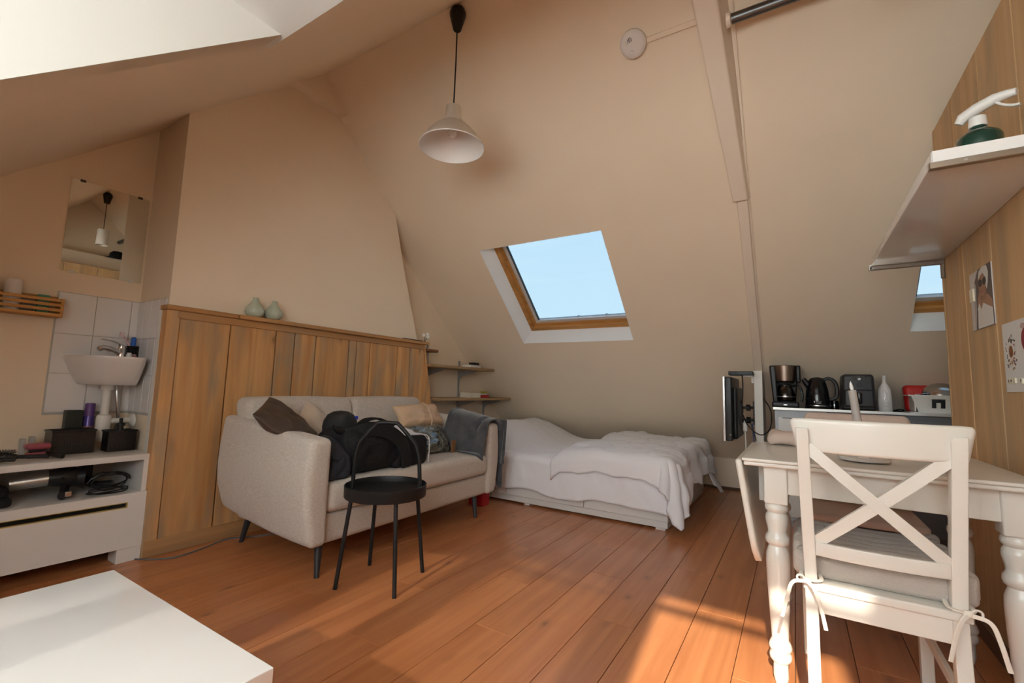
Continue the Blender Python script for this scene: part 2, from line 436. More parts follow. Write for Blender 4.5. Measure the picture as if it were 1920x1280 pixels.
# near slope, cut by the dormer
XD, ZD = -1.80, 2.452; YD = YR - (ZR - ZD) / S; YF = -.95
def nearbox(bm, x0, x1, ya, yb, t=.2):
    c = []
    n = Vector((0, -S / CL, 1 / CL))
    for tt in (0, t):
        for y in (ya, yb):
            p = Vector((0, y, zn(y))) + n * tt
            for x in (x0, x1): c.append(bm.verts.new((x, p.y, p.z)))
    for f in ((0, 2, 3, 1), (4, 5, 7, 6), (0, 1, 5, 4), (2, 6, 7, 3), (0, 4, 6, 2), (1, 3, 7, 5)): bm.faces.new([c[i] for i in f])
bm = bmesh.new(); nearbox(bm, -3.9, XR + .2, YD, YR + .12); nearbox(bm, -3.9, XD, -1.45, YD)
struct('ceiling', bm, PAINT)
bm = prism([(YF - .15, zn(YF - .15)), (YD, ZD), (YF - .15, ZD)], 'x', XD - .12, XD + .004); struct('wall_dormer_left', bm, CHEEK)
struct('ceiling', B(XD - .12, XR + .2, YF - .15, YD + .02, ZD, ZD + .15), CHEEK)
# dormer front wall with three window openings
openings = [(-1.68, -1.30), (-1.20, -.46), (-.32, .46)]; ZW0, ZW1 = .98, 2.305
bm = bmesh.new()
box(bm, -3.9, XR + .2, YF - .15, YF, -.05, ZW0); box(bm, -3.9, XR + .2, YF - .15, YF, ZW1, ZD + .1)
ed = [-3.9] + [v for o in openings for v in o] + [XR + .2]
for i in range(0, len(ed), 2): box(bm, ed[i], ed[i + 1], YF - .15, YF, ZW0, ZW1)
struct('wall_back', bm, CHEEK)
SHEER = sheer('white_sheer_blind', (.85, .84, .80), .13)
def sheet_y(x0, x1, y, z0, z1):
    bm = bmesh.new(); bm.faces.new([bm.verts.new(p) for p in ((x0, y, z0), (x1, y, z0), (x1, y, z1), (x0, y, z1))]); return bm
def frame4(x0, x1, z0, z1, y0, y1, t):
    bm = bmesh.new()
    box(bm, x0, x0 + t, y0, y1, z0, z1); box(bm, x1 - t, x1, y0, y1, z0, z1)
    box(bm, x0 + t, x1 - t, y0, y1, z0, z0 + t); box(bm, x0 + t, x1 - t, y0, y1, z1 - t, z1); return bm
for k, (a, b_) in enumerate(openings):
    wn = struct('window_%d' % (k + 3), frame4(a, b_, ZW0, ZW1, YF - .12, YF - .05, .045), PAINTW)
    obj('window_bar', B(a + .04, b_ - .04, YF - .11, YF - .06, 2.150, 2.176), PAINTW, wn)
    obj('pane', sheet_y(a + .04, b_ - .04, YF - .088, ZW0 + .04, ZW1 - .04), glass('clear_window_glass', (.95, .97, .96)), wn)
    if k < 2:
        sh = obj('roller_blind', sheet_y(a + .02, b_ - .02, YF - .03, ZW0 + .02, ZW1 - .01), SHEER, wn)
    portal(((a + b_) / 2, YF - .16, (ZW0 + ZW1) / 2), (b_ - a, ZW1 - ZW0), (0, 1, 0))
# right gable
struct('wall_right', B(XR, XR + .2, -1.3, 5.7, -.05, 3.6), PAINT)

# skylights
SKYGLASS = glass('sky_dimming_glass', (.058, .076, .086), .04)  # dark tint put into the panes to dim the sky seen through them
def skylight(name, xs, label, IL, IR, GLS):
    x0, x1 = xs; ya, yb = WY; Ls = (yb - ya) * CL; D = .10
    IT, IB = -.05, .0906          # splay of the sides, top and bottom of the reveal
    fx0, fx1, s0, s1 = x0 + IL, x1 - IR, IT, Ls - IB
    def P(x, s, t):
        q = Vector((0, ya, zf(ya))) + TF * s + NF * t; return (x, q.y, q.z)
    def bx(bm, xa, xb, sa, sb, t0, t1):
        v = [bm.verts.new(P(x, s_, t)) for t in (t0, t1) for s_ in (sa, sb) for x in (xa, xb)]
        for f in ((0, 2, 3, 1), (4, 5, 7, 6), (0, 1, 5, 4), (2, 6, 7, 3), (0, 4, 6, 2), (1, 3, 7, 5)): bm.faces.new([v[i] for i in f])
    def ring(t0, t1, i0, i1, m, nm, parent=None):
        bm = bmesh.new()
        bx(bm, fx0 + i0, fx0 + i1, s0 + i0, s1 - i0, t0, t1); bx(bm, fx1 - i1, fx1 - i0, s0 + i0, s1 - i0, t0, t1)
        bx(bm, fx0 + i1, fx1 - i1, s0 + i0, s0 + i1, t0, t1); bx(bm, fx0 + i1, fx1 - i1, s1 - i1, s1 - i0, t0, t1)
        return obj(nm, bm, m, parent)
    wn = ring(D - .005, D + .105, -.02, .035, FRAMEW, name); wn['kind'] = 'structure'; wn['label'] = label
    bm = bmesh.new()
    a = [bm.verts.new(P(x, s_, -.001)) for x, s_ in ((x0, 0), (x1, 0), (x1, Ls), (x0, Ls))]
    c = [bm.verts.new(P(x, s_, D)) for x, s_ in ((fx0, s0), (fx1, s0), (fx1, s1), (fx0, s1))]
    for i in range(4): bm.faces.new((a[i], a[(i + 1) % 4], c[(i + 1) % 4], c[i]))
    obj('reveal_lining', bm, mat('white_reveal_lining', (.88, .88, .87), .45), wn, solid=.006)
    ring(D + .025, D + .085, .035, .065, FRAMEW, 'sash', wn)
    ring(D + .04, D + .08, .065, .095, mat('pale_grey_sash_trim', (.62, .58, .55), .4), 'sash_bead', wn)
    bm = bmesh.new(); bm.faces.new([bm.verts.new(P(x, s_, D + .062)) for x, s_ in ((fx0 + .08, s0 + .08), (fx1 - .08, s0 + .08), (fx1 - .08, s1 - .08), (fx0 + .08, s1 - .08))])
    obj('pane', bm, GLS, wn)
    bm = bmesh.new(); bx(bm, fx0 + .094, fx0 + .101, s0 + .09, s1 - .09, D + .050, D + .061); bx(bm, fx0 + .106, fx0 + .110, s0 + .09, s1 - .09, D + .055, D + .061)
    obj('gasket', bm, BLACK, wn)
    for f_ in (.58, .88):                       # little wire catches on the lower sash
        xx = fx0 + (fx1 - fx0) * f_ * .82
        bm = tube([P(xx - .014, s1 - .10, D + .05), P(xx - .012, s1 - .122, D + .045), P(xx, s1 - .130, D + .043), P(xx + .012, s1 - .122, D + .045), P(xx + .022, s1 - .112, D + .05)], .0022, 6, smooth=3)
        obj('wire_catch', bm, BLACK, wn)
    return wn
skylight('window_1', W1, 'pine skylight over the bed with blue sky behind', .095, -.09, SKYGLASS)
skylight('window_2', W2, 'pine skylight over the kitchen counter', -.07, .09, SKYGLASS)

# partition of vertical pine planks on the right, with the room behind it closed off
WP = struct('wall_partition', B(XW + .015, XW + .09, YF, 3.10, -.01, 2.425), SUB)
WP['label'] = 'partition wall of brown vertical pine planks'
ys = [3.11, 2.775, 2.435, 2.09, 1.76, 1.42, 1.08, .74, .40, .05, -.3, -.65, -.95]
for a, b_ in zip(ys, ys[1:]):
    obj('plank', bevel(B(XW, XW + .018, b_ + .0015, a - .0015, 0, 2.43), .004, 1), PINEP, WP)
obj('end_post', bevel(B(XW - .002, XW + .09, 3.095, 3.115, 0, 2.43), .003, 1), PINEP, WP)
struct('wall_bath', B(XW + .08, XR + .05, 3.02, 3.10, -.05, 2.425), PAINT)
struct('ceiling', B(XW + .02, XR + .05, YF, 3.10, 2.36, 2.425), PAINT)
bm = bevel(B(XW - .02, XW, YF + .01, 3.10, 0, .075), .003, 1); struct('baseboard_partition', bm, mat('dark_stained_skirting', (.13, .06, .025), .5))
struct('wall_upper_added', B(1.06, 1.2, YD - .02, 3.10, 2.36, 3.5), PAINT)  # extra wall added close to the room to brighten the mirror view
struct('trim_2', bevel(B(.88, 1.02, YF, 2.95, 2.425, 2.64), .006, 1), mat('peach_beam_paint', (.80, .66, .52), .5))

# rafter, flat strip and post on the far slope
BEAM = mat('pale_peach_beam_paint', (.88, .74, .60), .45)
bm = bmesh.new(); vs = []
for t_ in (0, 1):
    for y, xa, xb, d in ((YR + .02, -.425, -.300 + .055 * t_, .125), (3.24, -.312, -.225 + .015 * t_, .055)):
        p_ = Vector((0, y, zf(y))) + NF * (.012 if t_ else -d)
        for x in (xa, xb): vs.append(bm.verts.new((x, p_.y, p_.z)))
for f in ((0, 2, 3, 1), (4, 5, 7, 6), (0, 1, 5, 4), (2, 6, 7, 3), (0, 4, 6, 2), (1, 3, 7, 5)): bm.faces.new([vs[i] for i in f])
bevel(bm, .008, 2); struct('trim_3', bm, BEAM)
bm = bmesh.new(); slopebox(bm, -.29, -.226, 3.15, 4.43, -.035, .01); bevel(bm, .004, 1); struct('trim_4', bm, BEAM)
bm = bmesh.new(); slopebox(bm, -.226, -.214, 2.2, 4.43, -.014, .005); struct('trim_5', bm, BEAM)
TP = struct('trim_6', bevel(prism([(4.235, 0), (4.60, 0), (4.60, zf(4.60)), (4.46, zf(4.46)), (4.46, 1.203), (4.235, 1.203)], 'x', -.284, -.222), .003, 1), PAINTW)
TP['label'] = 'white square post below the sloping strip'

# tiles behind the basin: own objects, grout bed behind
gb = obj('grout_bed', B(XM, XM + .004, .795, 1.188, .772, 1.478), GROUT, WL)
tys = [.80, .970, 1.140, 1.186]; tzs = [1.476, 1.236, 1.008, .785]
for i in range(3):
    for j in range(3):
        a, b_ = tys[i] + .0015, tys[i + 1] - .0015
        if j == 2 and i == 0: pass
        obj('tile', bevel(B(XM + .002, XM + .009, a, b_, tzs[j + 1] + .0015, tzs[j] - .0015), .0015, 1), TILE, WL)
WLC = bpy.data.objects['wall_chimney']
obj('grout_bed', B(XM + .01, -3.175, 1.181, 1.186, .772, 1.478), GROUT, WLC)
txs = [XM + .012, XM + .10, XM + .20, XM + .30, -3.177]
for i in range(4):
    for j in range(3):
        obj('tile', bevel(B(txs[i] + .0015, txs[i + 1] - .0015, 1.177, 1.184, tzs[j + 1] + .0015, tzs[j] - .0015), .0015, 1), TILE, WLC)

# pine wainscot in front of the chimney breast
XP = -3.10
TW = struct('trim_7', prism([(1.19, 0), (1.19, 1.40), (3.30, 1.40), (3.62, 0)], 'x', XC - .01, XP - .016), SUB)
TW['label'] = 'aged pine wainscot of vertical planks with a ledge'
edges = [1.222, 1.517, 1.825, 1.966, 2.140, 2.445, 2.522, 2.664, 2.982, 3.147]
def zend(y): return 1.38 if y <= 3.325 else max(0, 1.38 - (y - 3.325) * (1.38 / .305))
for a, b_ in zip(edges, edges[1:]):
    obj('plank', bevel(B(XP - .018, XP, a + .0042, b_ - .0042, .08, 1.365), .003, 1), PINE, TW)
obj('plank', bevel(prism([(3.149, .08), (3.149, 1.365), (3.322, 1.365), (3.605, .08)], 'x', XP - .018, XP), .003, 1), PINE, TW)
obj('stile', bevel(B(XP - .06, XP + .010, 1.155, 1.222, .0, 1.3985), .003, 1), PINE, TW)
obj('bottom_rail', bevel(B(XP - .018, XP + .012, 1.16, 3.62, 0, .09), .003, 1), PINEY, TW)
obj('top_rail', bevel(B(XP - .03, XP + .012, 1.21, 3.33, 1.352, 1.398), .003, 1), PINEY, TW)
obj('ledge', bevel(B(XC - .005, XP + .03, 1.145, 1.545, 1.398, 1.425), .003, 1), PINEY, TW)
obj('ledge', bevel(B(XC - .005, XP + .05, 1.546, 3.355, 1.398, 1.425), .003, 1), PINEY, TW)
bm = prism([(3.322, 1.385), (3.345, 1.385), (3.645, 0), (3.60, 0)], 'x', XP - .07, XP + .008); obj('end_board', bevel(bm, .003, 1), PINE, TW)
struct('trim_8', B(-3.20, XP - .061, 1.155, 1.186, 0, 1.40), PAINTW)
#@@OBJECTS

# ================================================================== furniture
# ---------- sofa
def make_sofa():
    t = thing('sofa', 'two-seat sofa in light grey-beige woven fabric with dark tapered legs', 'sofa', (-2.5, 2.28, 0))
    sm('base', rb(-2.93, -2.10, 1.56, 3.05, .16, .315, .03, 3, (4, 8, 2)), SOFA, t)
    def seatfn(p):
        k = math.sin(max(0, min(1, (p.y - 1.57) / 1.49)) * math.pi)
        if p.z > .40: p.z += .012 * k + .006 * noise.noise(Vector((p.x * 4, p.y * 4, 0)))
        if p.x > -2.2: p.x += .010 * k
        return p
    sm('seat_cushion', rb(-2.80, -2.075, 1.575, 3.035, .318, .470, .045, 4, (8, 14, 3), seatfn), SOFA, t)
    for a, b_ in ((1.50, 2.262), (2.258, 2.99)):
        def bf(p, a=a, b_=b_):
            u = (p.y - a) / (b_ - a)
            f = (p.z - .44) / .455
            p.x -= .10 * f                                   # leans back
            if p.x > -2.86: p.x += .02 * math.sin(math.pi * max(0, min(1, u))) * math.sin(math.pi * max(0, min(1, f)))
            p.z += .008 * math.sin(math.pi * max(0, min(1, u)))
            return p
        sm('back_cushion', rb(-2.86, -2.68, a, b_, .44, .895, .05, 4, (3, 8, 8), bf), SOFA, t)
    def arm(y_in, sgn):
        # sgn -1: near arm, outer face towards smaller y
        def f(p):
            fx = (p.x + 2.94) / .88; fz = (p.z - .165) / .60
            fx = max(0, min(1, fx)); fz = max(0, min(1, fz))
            d = (p.y - y_in) * sgn                           # 0 inside .. .13 outside
            belly = math.sin(min(1, fz * 1.15) * math.pi * .62 + .35)
            d = d * (0.45 + .62 * belly)
            p.y = y_in + sgn * d
            # back lower corner rounds up, arm top slopes down to the front
            p.z += (.045 - .085 * fx) * max(0, (fz - .55) / .45)
            p.z += .075 * (1 - fx) ** 2 * (1 - fz) ** 2
            p.x -= .01 * fz * (1 - fx)
            return p
        y0, y1 = sorted((y_in, y_in + sgn * .135))
        return rb(-2.955, -2.065, y0, y1, .165, .745, .036, 4, (10, 3, 10), f)
    sm('armrest', arm(1.575, -1), SOFA, t); sm('armrest', arm(3.03, 1), SOFA, t)
    LEG = mat('dark_grey_lacquered_leg', (.025, .028, .032), .4)
    for x, y, dx, dy in ((-2.17, 1.60, .05, -.035), (-2.17, 2.97, .05, -.03), (-2.90, 1.64, -.05, -.02), (-2.90, 2.97, -.04, .03)):
        bm = bmesh.new(); n = 12; a = []; c = []
        for k in range(n):
            an = 2 * math.pi * k / n; a.append(bm.verts.new((x + .024 * math.cos(an), y + .024 * math.sin(an), .20)))
            c.append(bm.verts.new((x + dx + .013 * math.cos(an), y + dy + .013 * math.sin(an), 0)))
        for k in range(n): bm.faces.new((a[k], a[(k + 1) % n], c[(k + 1) % n], c[k]))
        bm.faces.new(a); bm.faces.new(c); sm('leg', bm, LEG, t)
    return t
SOFA_T = make_sofa()

def cushion(name, label, cat, w_, h_, t_, m, loc, rot, seed=0, pinch=.1, wr=.004, n=16):
    o = obj(name, pillow(w_, h_, t_, n, pinch, seed=seed, wr=wr), m, smooth=True, subsurf=1)
    o.location = loc; o.rotation_euler = rot; OFF[o.name] = Vector(loc); return tag(o, label, cat)
def frame_rot(xaxis, normal):
    z = Vector(normal).normalized(); x = Vector(xaxis); x = (x - z * x.dot(z)).normalized(); y = z.cross(x)
    return Matrix((x, y, z)).transposed().to_euler()
CL_ = cushion('leather_cushion', 'dark brown leather cushion tipped over the sofa arm', 'cushion', .40, .40, .085, LEATHER, (-2.485, 1.58, .742), frame_rot((.15, .25, -.24), (.083, .0555, .1095)), 3, .03, .010)
CV_ = cushion('velvet_cushion', 'beige velvet cushion behind the brown leather one', 'cushion', .34, .34, .12, VELVET, (-2.655, 1.87, .665), frame_rot((.05, .62, .78), (.88, .10, .30)), 5, .08, .008)
push_out(CL_, [SOFA_T], .004, along=(.1, 0, 1)); push_out(CV_, [SOFA_T, CL_], .003)
g = cushion('satin_cushion', 'champagne satin cushion with a gathered band on the sofa', 'cushion', .50, .22, .13, SATIN, (-2.612, 2.79, .752), frame_rot((.10, 1, .07), (.80, -.05, .55)), 9, .08, .012)
bm = tube([(.06 + .004 * math.sin(a * 3), .112 * math.cos(a), .072 * math.sin(a)) for a in [2 * math.pi * k / 24 for k in range(25)]], .006, 6)
o = sm('gathered_band', bm, SATIN, g, world=False)
CAMO = mat('camouflage_print', (.14, .15, .11), .12, coat=.8)
def camo_nodes():
    m = CAMO; n = m.node_tree.nodes; l = m.node_tree.links; b = n['Principled BSDF']
    t = n.new('ShaderNodeTexCoord'); z = n.new('ShaderNodeTexNoise'); z.inputs['Scale'].default_value = 9; z.inputs['Detail'].default_value = 1; z.inputs['Distortion'].default_value = 1.5
    l.new(t.outputs['Object'], z.inputs['Vector']); r = n.new('ShaderNodeValToRGB'); r.color_ramp.interpolation = 'CONSTANT'
    e = r.color_ramp.elements; e[0].color = (.05, .055, .045, 1); e[1].position = .44; e[1].color = (.16, .16, .12, 1)
    q = e.new(.53); q.color = (.09, .09, .06, 1); q = e.new(.6); q.color = (.25, .25, .21, 1)
    l.new(z.outputs['Fac'], r.inputs[0]); l.new(r.outputs[0], b.inputs['Base Color'])
    z2 = n.new('ShaderNodeTexNoise'); z2.inputs['Scale'].default_value = 14; z2.inputs['Detail'].default_value = 4; l.new(t.outputs['Object'], z2.inputs['Vector'])
    bp = n.new('ShaderNodeBump'); bp.inputs['Strength'].default_value = .6; bp.inputs['Distance'].default_value = .02; l.new(z2.outputs['Fac'], bp.inputs['Height']); l.new(bp.outputs[0], b.inputs['Normal']); l.new(bp.outputs[0], b.inputs['Coat Normal'])
camo_nodes()
CC_ = cushion('camouflage_cushion', 'camouflage cushion in clear plastic wrap below the satin cushion', 'cushion', .50, .27, .14, CAMO, (-2.465, 2.70, .580), frame_rot((.02, 1, -.04), (.78, -.05, .62)), 12, .05, .012)
push_out(CC_, [SOFA_T], .002); push_out(g, [SOFA_T, CC_], .002)
for c_ in g.children: push_out(c_, [CC_], .001)
o = tag(rebase(sm('paper_tag', rb(-2.345, -2.335, 2.885, 2.945, .472, .57, .003, 2), mat('brown_card', (.30, .14, .06), .6)), (-2.34, 2.91, .472)), 'small brown card tag standing beside the camouflage cushion', 'tag')

# ---------- backpack, cap, shirt on the sofa
def make_cap():
    t = thing('cap', 'black baseball cap resting on top of the backpack', 'cap', (-2.42, 1.88, .70))
    prof = [(.103, 0), (.104, .03), (.097, .065), (.078, .098), (.045, .118), (0, .124)]
    sm('crown', lathe(prof, 28, (-2.42, 1.88, .705)), mat('black_cotton_twill', (.014, .014, .016), .8), t, ang=60)
    bm = grid(lambda a, b: Vector((-2.42 + .11 + (-.02 + .085 * b) * math.cos((a - .5) * 1.7) - .02, 1.88 + (.09 + .055 * b) * math.sin((a - .5) * 2.0) , .742 - .03 * b - .02 * abs(a - .5) * 2)), 14, 5)
    sm('visor', bm, mat('black_cotton_twill', (0, 0, 0)), t, solid=.006)
    sm('embroidered_patch', rb(-2.365, -2.352, 1.93, 1.96, .775, .795, .003, 2), mat('blue_thread', (.02, .05, .5), .6), t)
    return t
CAP_ = make_cap()
def make_backpack():
    t = thing('backpack', 'black nylon backpack lying on its side on the sofa seat', 'backpack', (-2.33, 2.02, .47))
    def f(p):
        u = (p.y - 1.66) / .70; top = max(0, (p.z - .474) / .27)
        p.z -= top * (.075 * max(0, u - .15) ** 1.3 + .06 * max(0, .22 - u) * 3)
        q = p * 5.5
        p.z += .020 * noise.noise(q) * top; p.x += .020 * noise.noise(q + Vector((9, 0, 0))) + .02 * math.sin(u * 4)
        c_ = abs(noise.noise(Vector((p.x * 10 + p.z * 6, p.y * 7, 3)))); p.x -= .012 * max(0, .25 - c_) * 4
        p.z = max(p.z, .476); return p
    sm('body', rb(-2.47, -2.125, 1.70, 2.30, .476, .745, .10, 6, (16, 26, 12), f), BLKFAB, t, ang=180)
    def g(p):
        p.x += .012 * noise.noise(Vector((p.y * 8, p.z * 8, 3))); p.z = max(p.z, .476); return p
    sm('front_pocket', rb(-2.40, -2.105, 2.06, 2.365, .476, .672, .045, 4, (6, 6, 5), g), BLKFAB, t, ang=180)
    sm('piping', tube([(-2.108, 2.36, .49), (-2.106, 2.362, .58), (-2.115, 2.36, .655), (-2.18, 2.358, .670), (-2.36, 2.355, .668)], .004, 6, smooth=5), mat('grey_white_piping', (.6, .6, .6), .5), t)
    sm('shoulder_strap', tube([(-2.20, 1.76, .70), (-2.14, 1.86, .735), (-2.10, 1.98, .715), (-2.085, 2.08, .65), (-2.085, 2.13, .56), (-2.09, 2.14, .49)], .02, 10, smooth=6, flat=(.085, .016), up=(1, 0, .3)), BLKFAB, t)
    sm('shoulder_strap', tube([(-2.34, 1.95, .73), (-2.36, 2.04, .770), (-2.37, 2.15, .768), (-2.36, 2.25, .72), (-2.34, 2.31, .66)], .02, 10, smooth=6, flat=(.065, .014), up=(0, 0, 1)), BLKFAB, t)
    sm('grab_loop', tube([(-2.24, 1.76, .70), (-2.21, 1.70, .725), (-2.22, 1.68, .755), (-2.26, 1.73, .735)], .012, 8, smooth=5, flat=(.028, .010)), BLKFAB, t)
    soft = family(t)
    for p in soft: push_out(p, [SOFA_T, CL_, CV_] + [], .002)
    for p in soft: push_out(p, [CAP_], .003, along=(0, 0, -1))
    return t
BAG_ = make_backpack()
bm = grid(lambda a, b: Vector((-2.40 + .26 * a, 2.16 + .24 * b + .02 * math.sin(a * 7), .715 - .05 * a * a - .10 * max(0, b - .55) ** 1.2 - .16 * max(0, b - .9) + .018 * noise.noise(Vector((a * 4, b * 4, 1))))), 14, 14)
SHIRT_ = tag(rebase(sm('white_shirt', bm, mat('white_shirt_cotton', (.78, .80, .88), .8), solid=.006), (-2.3, 2.25, .69)), 'crumpled white shirt with a bluish tint thrown over the backpack', 'shirt')
push_out(SHIRT_, [BAG_, SOFA_T, CC_], .006)
def jf(p):
    k = max(0, (p.z - .474) / .216); d = max(0, (p.x + 2.22) / .115)
    p.z -= .085 * d * k                                         # slumps towards the seat edge
    r_ = abs(noise.noise(Vector((p.x * 9, p.y * 13, p.z * 7)))) - .2
    p += Vector((.05 * r_, .03 * noise.noise(p * 12 + Vector((5, 0, 0))), -.05 * r_ * k))
    p.z = max(p.z, .476); p.y = max(p.y, 1.588)
    return p
JACK_ = tag(rebase(sm('jacket', rb(-2.34, -2.105, 1.60, 1.735, .474, .69, .035, 4, (18, 10, 18), jf), mat('dark_slate_cloth', (.028, .03, .04), .85, bump=.3, bscale=120), ang=180), (-2.25, 1.67, .474)), 'dark blue-grey jacket bundled between sofa arm and backpack', 'jacket')

push_out(JACK_, [BAG_], .003, along=(.3, -1, 0)); push_out(JACK_, [SOFA_T, CL_], .002)
# ---------- fleece throw over the far arm of the sofa
def throwfn(a, b):
    # a along x (back -> front), b from the seat side over the arm to the outside
    x = -2.50 + .44 * a
    L = b * (.34 + .16 + .12 + .36 * (a > .80) * 1.0 + .0)
    hin = .262 + .006 * a
    if L < hin: y, z = 2.985 - .018 * math.sin(L / hin * 3) - .05 * (1 - L / hin) ** 2, .745 - .055 * a - hin + L + .02 * (1 - a)
    elif L < hin + .20:
        q = (L - hin) / .20 * math.pi; y, z = 3.085 - .10 * math.cos(q), .755 - .055 * a + .042 * math.sin(q) + .02 * (1 - a)
    else: y, z = 3.185 + .01 * a, .755 - .055 * a - (L - hin - .20)
    n_ = noise.noise(Vector((x * 9, L * 7, 2)))
    return Vector((x + (.05 * (L / .5) if a < .1 else 0) + .01 * n_ + .02 * (b - .3), y - .008 * n_, z + .006 * n_))
t = thing('fleece_throw', 'charcoal grey fleece throw hung over the sofa arm beside the bed', 'blanket', (-2.28, 3.08, .47))
DR_ = sm('drape', grid(throwfn, 20, 44), THROW, t, solid=.014, subsurf=1); push_out(DR_, [SOFA_T], .012, along=lambda q: (0, -1 if q.y < 3.09 else 1, .9)); push_out(DR_, [SOFA_T, CC_, g], .011)
HE_ = sm('hanging_end', grid(lambda a, b: Vector((-2.13 + .10 * a, 3.19 + .014 * math.sin(a * 9 + b * 3) + .006, .74 - .035 * (1 - b) * 0 - .36 * b)), 8, 18), THROW, t, solid=.026, subsurf=1); push_out(HE_, [SOFA_T], .015)

# ---------- black tray table with handle
def make_tray():
    c = Vector((-1.832, 1.735, 0))
    t = thing('tray_table', 'black metal tray side table with round tray and carrying handle', 'side table', c)
    zt = .425; R_ = .205
    prof = [(0, zt), (R_, zt), (R_ + .002, zt + .003), (R_ + .003, zt + .058), (R_ - .001, zt + .060), (R_ - .003, zt + .056), (R_ - .004, zt + .030), (0, zt + .028)]
    sm('tray', lathe(prof, 56, (c.x, c.y, 0)), BLACKM, t, ang=40)
    ang0 = math.atan2(1.633 - 1.735, -1.626 + 1.832)
    for k in range(4):
        a = ang0 + k * math.pi / 2; d = Vector((math.cos(a), math.sin(a), 0))
        sm('leg', tube([c + d * .172 + Vector((0, 0, zt + .01)), c + d * .224], .0105, 10), BLACKM, t)
    # handle spans the tray, across the line of sight
    hd = Vector((math.cos(ang0 + .95), math.sin(ang0 + .95), 0)); hd = Vector((.86, .51, 0)); hz = Vector((0, 0, 1))
    pts = [c - hd * .178 + hz * (zt + .02), c - hd * .172 + hz * .60, c - hd * .160 + hz * .675, c - hd * .145 + hz * .705, c - hd * .075 + hz * .783, c - hd * .05 + hz * .797,
           c + hd * .03 + hz * .797, c + hd * .055 + hz * .785, c + hd * .135 + hz * .70, c + hd * .152 + hz * .665, c + hd * .168 + hz * .60, c + hd * .178 + hz * (zt + .02)]
    sm('handle', tube(pts, .0105, 10, smooth=2), BLACKM, t, ang=60)
make_tray()

# ---------- white coffee table close to the camera
def make_coffee():
    t = thing('coffee_table', 'low white square coffee table with thick legs', 'coffee table', (-1.27, .17, 0))
    sm('tabletop', rb(-1.67, -.871, -.235, .563, .40, .450, .0025, 2), WGLOSS, t)
    for x in (-1.668, -.923):
        for y in (-.233, .511): sm('leg', rb(x, x + .05, y, y + .05, 0, .401, .002, 1), WGLOSS, t)
make_coffee()

